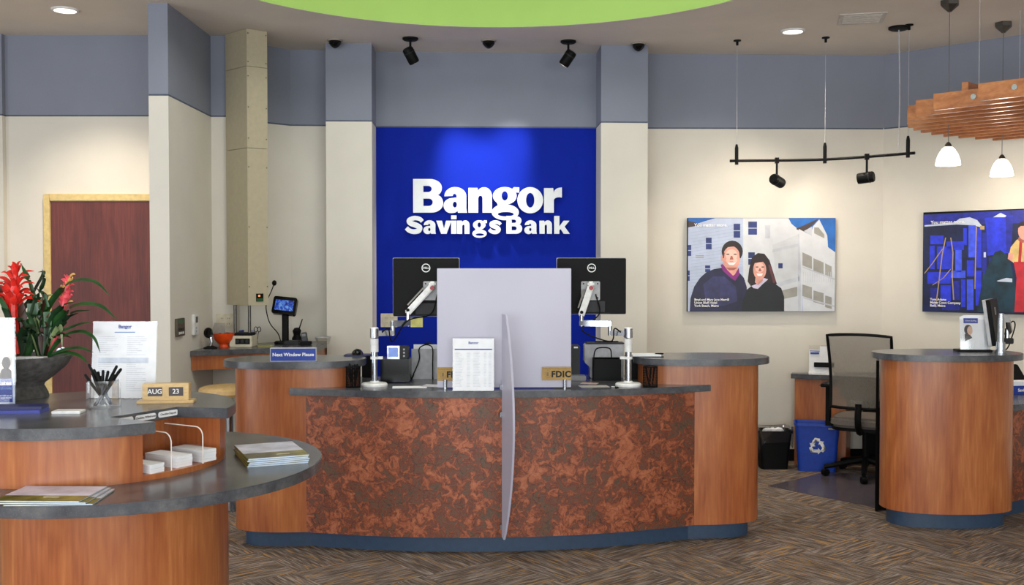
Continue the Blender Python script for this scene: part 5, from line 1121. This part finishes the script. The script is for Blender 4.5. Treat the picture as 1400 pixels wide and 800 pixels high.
NV_ = pmat_('sweater_navy', (26, 26, 62), .2); BKC = pmat_('jacket_black', (14, 18, 24), .2); HR = pmat_('hair_dark', (34, 20, 20), .2); SKN = pmat_('skin', (222, 158, 142), .06); SKL = pmat_('skin_light', (240, 190, 174), .05); PU = pmat_('purple_shirt', (130, 28, 120), .1); TE = pmat_('teeth', (244, 238, 236)); COL = pmat_('pale_collar', (206, 196, 222)); SH = pmat_('skin_shadow', (168, 96, 84))
lay = [(W1, R(940, 298, 1142, 426), 0), (W2, [(1016, 298), (1079, 298), (1096, 316), (1096, 426), (1016, 426)], 1), (SK, [(940, 298), (978, 298), (962, 303), (940, 310)], 1), (RF, [(940, 302), (950, 304), (958, 308), (940, 311)], 2),
    (SK, [(1078, 298), (1142, 298), (1142, 346), (1094, 316), (1082, 306)], 2), (RF, [(1088, 313), (1119, 299), (1112, 307), (1098, 318)], 3), (W2, [(1120, 300), (1131, 322), (1132, 338), (1142, 345), (1142, 426), (1098, 426), (1092, 313), (1109, 322), (1111, 310)], 4),
    (WG, [(1113, 311), (1119, 311), (1127, 321), (1127, 326), (1113, 319)], 5), (LG, [(1099, 316), (1110, 310), (1110, 323)], 5)]
for r_, dy in ((0, 0), (1, 44)):
    for (x0, yl, yr, w_) in ((1097, 345, 351, 13), (1112, 353, 359, 14), (1128, 360, 364.5, 9)): lay.append((WG, [(x0, yl + dy), (x0 + w_, yr + dy - r_ * 2), (x0 + w_, yr + 17 + dy - r_ * 3), (x0, yl + 18 + dy - r_ * 2)], 5))
lay += [(W3, [(1056, 335), (1092, 320), (1094, 426), (1066, 426)], 2), (LG, [(1056, 341), (1092, 333), (1092, 337), (1056, 345)], 3), (LG, [(1058, 388), (1093, 378), (1093, 384), (1058, 394)], 3), (WN, R(1064, 360, 1070, 367), 3), (LG, R(1091, 320, 1095, 426), 3), (WG, [(1066, 398), (1090, 392), (1090, 405), (1066, 410)], 3), (W2, [(1060, 326), (1090, 318), (1090, 320), (1060, 329)], 4)]
for x0, y0_, x1_, y1_, m in ((965, 325, 973, 341, WN), (1003, 306, 1012, 325, WN), (1023, 303, 1035, 321, WN), (940, 335, 945, 350, WN), (951, 349, 962, 353, WG), (964, 363, 971, 372, WN), (1046, 308, 1053, 326, LG), (1023, 345, 1032, 362, WN), (940, 370, 943, 384, WN)):
    lay += [(m, R(x0, y0_, x1_, y1_), 2), (W1, R(x0, (y0_ + y1_) / 2 - .5, x1_, (y0_ + y1_) / 2 + .5), 3)]
lay += [(NV_, [(943, 426), (944, 408), (949, 392), (957, 380), (966, 372), (976, 368), (988, 366), (1002, 368), (1010, 372), (1017, 380), (1021, 393), (1020, 426)], 6), (SKN, [(990, 358), (1008, 358), (1009, 372), (1001, 378), (990, 370)], 7), (PU, [(985, 362), (988, 361), (995, 370), (1003, 378), (1007, 371), (1010, 366), (1011, 375), (1005, 384), (999, 380), (988, 370)], 8),
    (HR, E(1001, 344, 14.5, 15), 8), (SKN, E(1000, 353, 12, 16.5), 9), (HR, [(988, 345), (989, 336), (995, 331), (1006, 331), (1013, 337), (1014, 346), (1010, 340), (1003, 337), (995, 338), (990, 343)], 10), (SKL, E(1000, 349, 8, 8), 10), (TE, [(994, 359), (1006, 359), (1003, 362.5), (997, 362.5)], 11), (HR, R(993, 347, 997, 348.4), 11), (HR, R(1003, 347, 1007, 348.4), 11), (SH, [(999, 350), (1001, 350), (1003, 355), (997.5, 355)], 11), (SKN, E(987.5, 353, 2, 4, 10), 8),
    (HR, [(1027, 392), (1022, 385), (1024, 368), (1028, 352), (1036, 346), (1045, 347), (1052, 356), (1057, 372), (1062, 388), (1050, 394)], 8), (BKC, [(1013, 426), (1016, 410), (1021, 396), (1030, 389), (1044, 386), (1058, 387), (1068, 394), (1072, 406), (1072, 426)], 9), (COL, [(1027, 391), (1035, 388), (1044, 380), (1050, 382), (1042, 389), (1036, 395), (1030, 394)], 10), (SKN, [(1033, 378), (1043, 378), (1043, 384), (1036, 390), (1032, 386)], 10), (SKN, E(1038.5, 369, 9, 13.5), 11), (SKL, E(1038.5, 366, 6, 7), 12), (HR, [(1028, 366), (1030, 355), (1038, 351), (1047, 356), (1048, 364), (1043, 358), (1036, 359), (1031, 360)], 13), (TE, [(1034, 374), (1043, 374), (1041, 377.5), (1036, 377.5)], 13), (HR, R(1033, 364.5, 1036.5, 365.8), 13), (HR, R(1041, 364.5, 1044.5, 365.8), 13), (SH, [(1038, 367), (1039.5, 367), (1041, 371), (1036.5, 371)], 13)]
SWL = pmat_('sweater_sheen', (46, 46, 92), .2); HRL = pmat_('hair_sheen', (86, 42, 46), .2); SDL = pmat_('siding_line', (164, 175, 202), .03)
for k in range(24): lay.append((SDL, [(944, 318 + k * 4.3), (1014, 306 + k * 4.6), (1014, 306.7 + k * 4.6), (944, 318.7 + k * 4.3)], 1))
for k in range(14): lay.append((LG, R(1098 + k * 3.1, 372, 1098.6 + k * 3.1, 386), 5))
lay += [(LG, [(1097, 364), (1142, 381), (1142, 383), (1097, 366)], 6), (LG, [(1098, 406), (1142, 418), (1142, 420), (1098, 408)], 6), (SWL, [(957, 392), (975, 378), (990, 378), (1006, 392), (1008, 412), (990, 418), (962, 418)], 7), (NV_, [(957, 392), (961, 388), (966, 418), (960, 418)], 8), (HRL, [(1050, 362), (1053, 362), (1061, 386), (1057, 387)], 9), (SKL, E(995, 356, 3, 3, 12), 12), (SKL, E(1005, 356, 3, 3, 12), 12), (SH, [(992, 366), (1008, 366), (1003, 369.5), (997, 369.5)], 10), (HR, [(988, 353), (989.4, 345), (990.5, 346), (989.5, 353)], 11), (HR, [(1012.5, 353), (1011.5, 345), (1010.5, 346), (1011.3, 353)], 11)]
ar_ = math.atan2((r1 - r0).y, (r1 - r0).x)
picture('framed photograph of a smiling man and woman before white building', r0, nb, ar_, [(940, 298), (1142, 298), (1142, 426), (940, 426)], lay,
    [('You matter more.', 949, 308, 6.2, 'LEFT'), ('Brad and Mary Jane Merrill\nUnion Bluff Hotel\nYork Beach, Maine', 949, 414, 4.4, 'LEFT')])
n2_ = Vector((-dr.y, dr.x))
BD = pmat_('deep_navy', (16, 26, 66), .25); B1 = pmat_('crate_blue', (34, 52, 206), .12, 20); B2 = pmat_('crate_blue_dark', (26, 36, 140), .2, 20); B3 = pmat_('crate_blue_bright', (60, 84, 236), .12, 20); TEAL = pmat_('dark_teal', (16, 48, 64), .3); ROPE = pmat_('rope', (176, 150, 110)); CRM = pmat_('cream_shirt', (214, 186, 120), .12); RDP = pmat_('red_apron', (190, 38, 52), .12); IW = pmat_('ice_white', (196, 206, 226))
cr = [(1263, 293), (1466, 280), (1466, 431), (1261, 426)]
lay = [(BD, [cr[0], cr[1], cr[2], cr[3]], 0), (B2, [(1263, 294), (1400, 287), (1400, 305), (1263, 308)], 1), (IW, [(1305, 304), (1312, 299), (1326, 297), (1336, 301), (1345, 312), (1330, 308), (1308, 307), (1264, 310), (1264, 308)], 2), (B1, [(1346, 298), (1385, 295), (1383, 345), (1350, 350), (1348, 310)], 2), (B2, [(1375, 296), (1385, 296), (1383, 345), (1376, 345)], 3), (IW, [(1358, 297), (1368, 291), (1376, 295), (1374, 297)], 3)]
for (x0, y0_, x1_, y1_, m) in ((1272, 322, 1290, 334, B1), (1294, 330, 1318, 342, B1), (1271, 336, 1278, 368, B1), (1281, 337, 1302, 368, B1), (1306, 342, 1315, 372, B3), (1317, 312, 1322, 335, B1), (1324, 308, 1334, 352, B3), (1322, 356, 1332, 378, B1), (1335, 312, 1342, 366, B1), (1343, 318, 1349, 372, B2), (1268, 372, 1300, 388, B1), (1300, 370, 1320, 380, B3), (1286, 390, 1300, 412, B1), (1302, 384, 1312, 410, B2), (1314, 382, 1320, 420, B1), (1322, 382, 1331, 424, B3), (1334, 370, 1342, 418, B1), (1272, 394, 1282, 420, B2), (1344, 372, 1350, 400, B2), (1352, 352, 1358, 392, B2), (1288, 414, 1312, 424, B2)):
    lay.append((m, R(x0, y0_, x1_, y1_), 3))
lay += [(TEAL, [(1344, 378), (1360, 345), (1368, 342), (1380, 352), (1390, 400), (1390, 427), (1336, 427)], 4), (IW, [(1363, 384), (1376, 380), (1384, 381), (1384, 386), (1364, 385)], 5)]
def rope(pts, w=.7): return [(x - w, y) for x, y in pts] + [(x + w, y) for x, y in pts[::-1]]
for pp in ([(1293, 325), (1288, 350), (1282, 400), (1279, 420)], [(1300, 325), (1303, 345), (1302, 380), (1304, 410)], [(1289, 340), (1275, 360), (1264, 374)], [(1300, 368), (1290, 380), (1275, 390)], [(1335, 310), (1334, 350), (1333, 395)]): lay.append((ROPE, rope(pp), 6))
lay += [(ROPE, R(1340, 309, 1346, 314), 6), (IW, R(1345, 345, 1348, 352), 6),
    (CRM, [(1382, 338), (1390, 328), (1402, 324), (1418, 326), (1426, 340), (1420, 362), (1388, 362), (1379, 352)], 7), (SKN, [(1379, 346), (1386, 346), (1384, 358), (1378, 354)], 8), (SKN, E(1400, 316, 8, 12), 9), (HR, [(1391, 313), (1393, 305), (1402, 302), (1410, 308), (1409, 316), (1404, 309), (1396, 309)], 10), (SH, E(1399, 327, 7, 5), 8), (RDP, [(1386, 358), (1424, 358), (1426, 372), (1424, 427), (1409, 427), (1406, 380), (1400, 427), (1387, 427), (1390, 380)], 8), (RDP, [(1394, 328), (1398, 328), (1396, 360), (1392, 360)], 8), (B1, [(1426, 296), (1464, 294), (1464, 400), (1430, 405)], 3), (B2, [(1436, 310), (1460, 308), (1460, 340), (1438, 342)], 4)]
picture('framed blue photograph of worker among stacked blue crates on angled wall', r1, n2_, DR, cr, lay,
    [('You matter more.', 1273, 304.5, 6.2, 'LEFT'), ('Tom Adams\nMaine Coast Company\nBath, Maine', 1272, 413.5, 4.4, 'LEFT')])
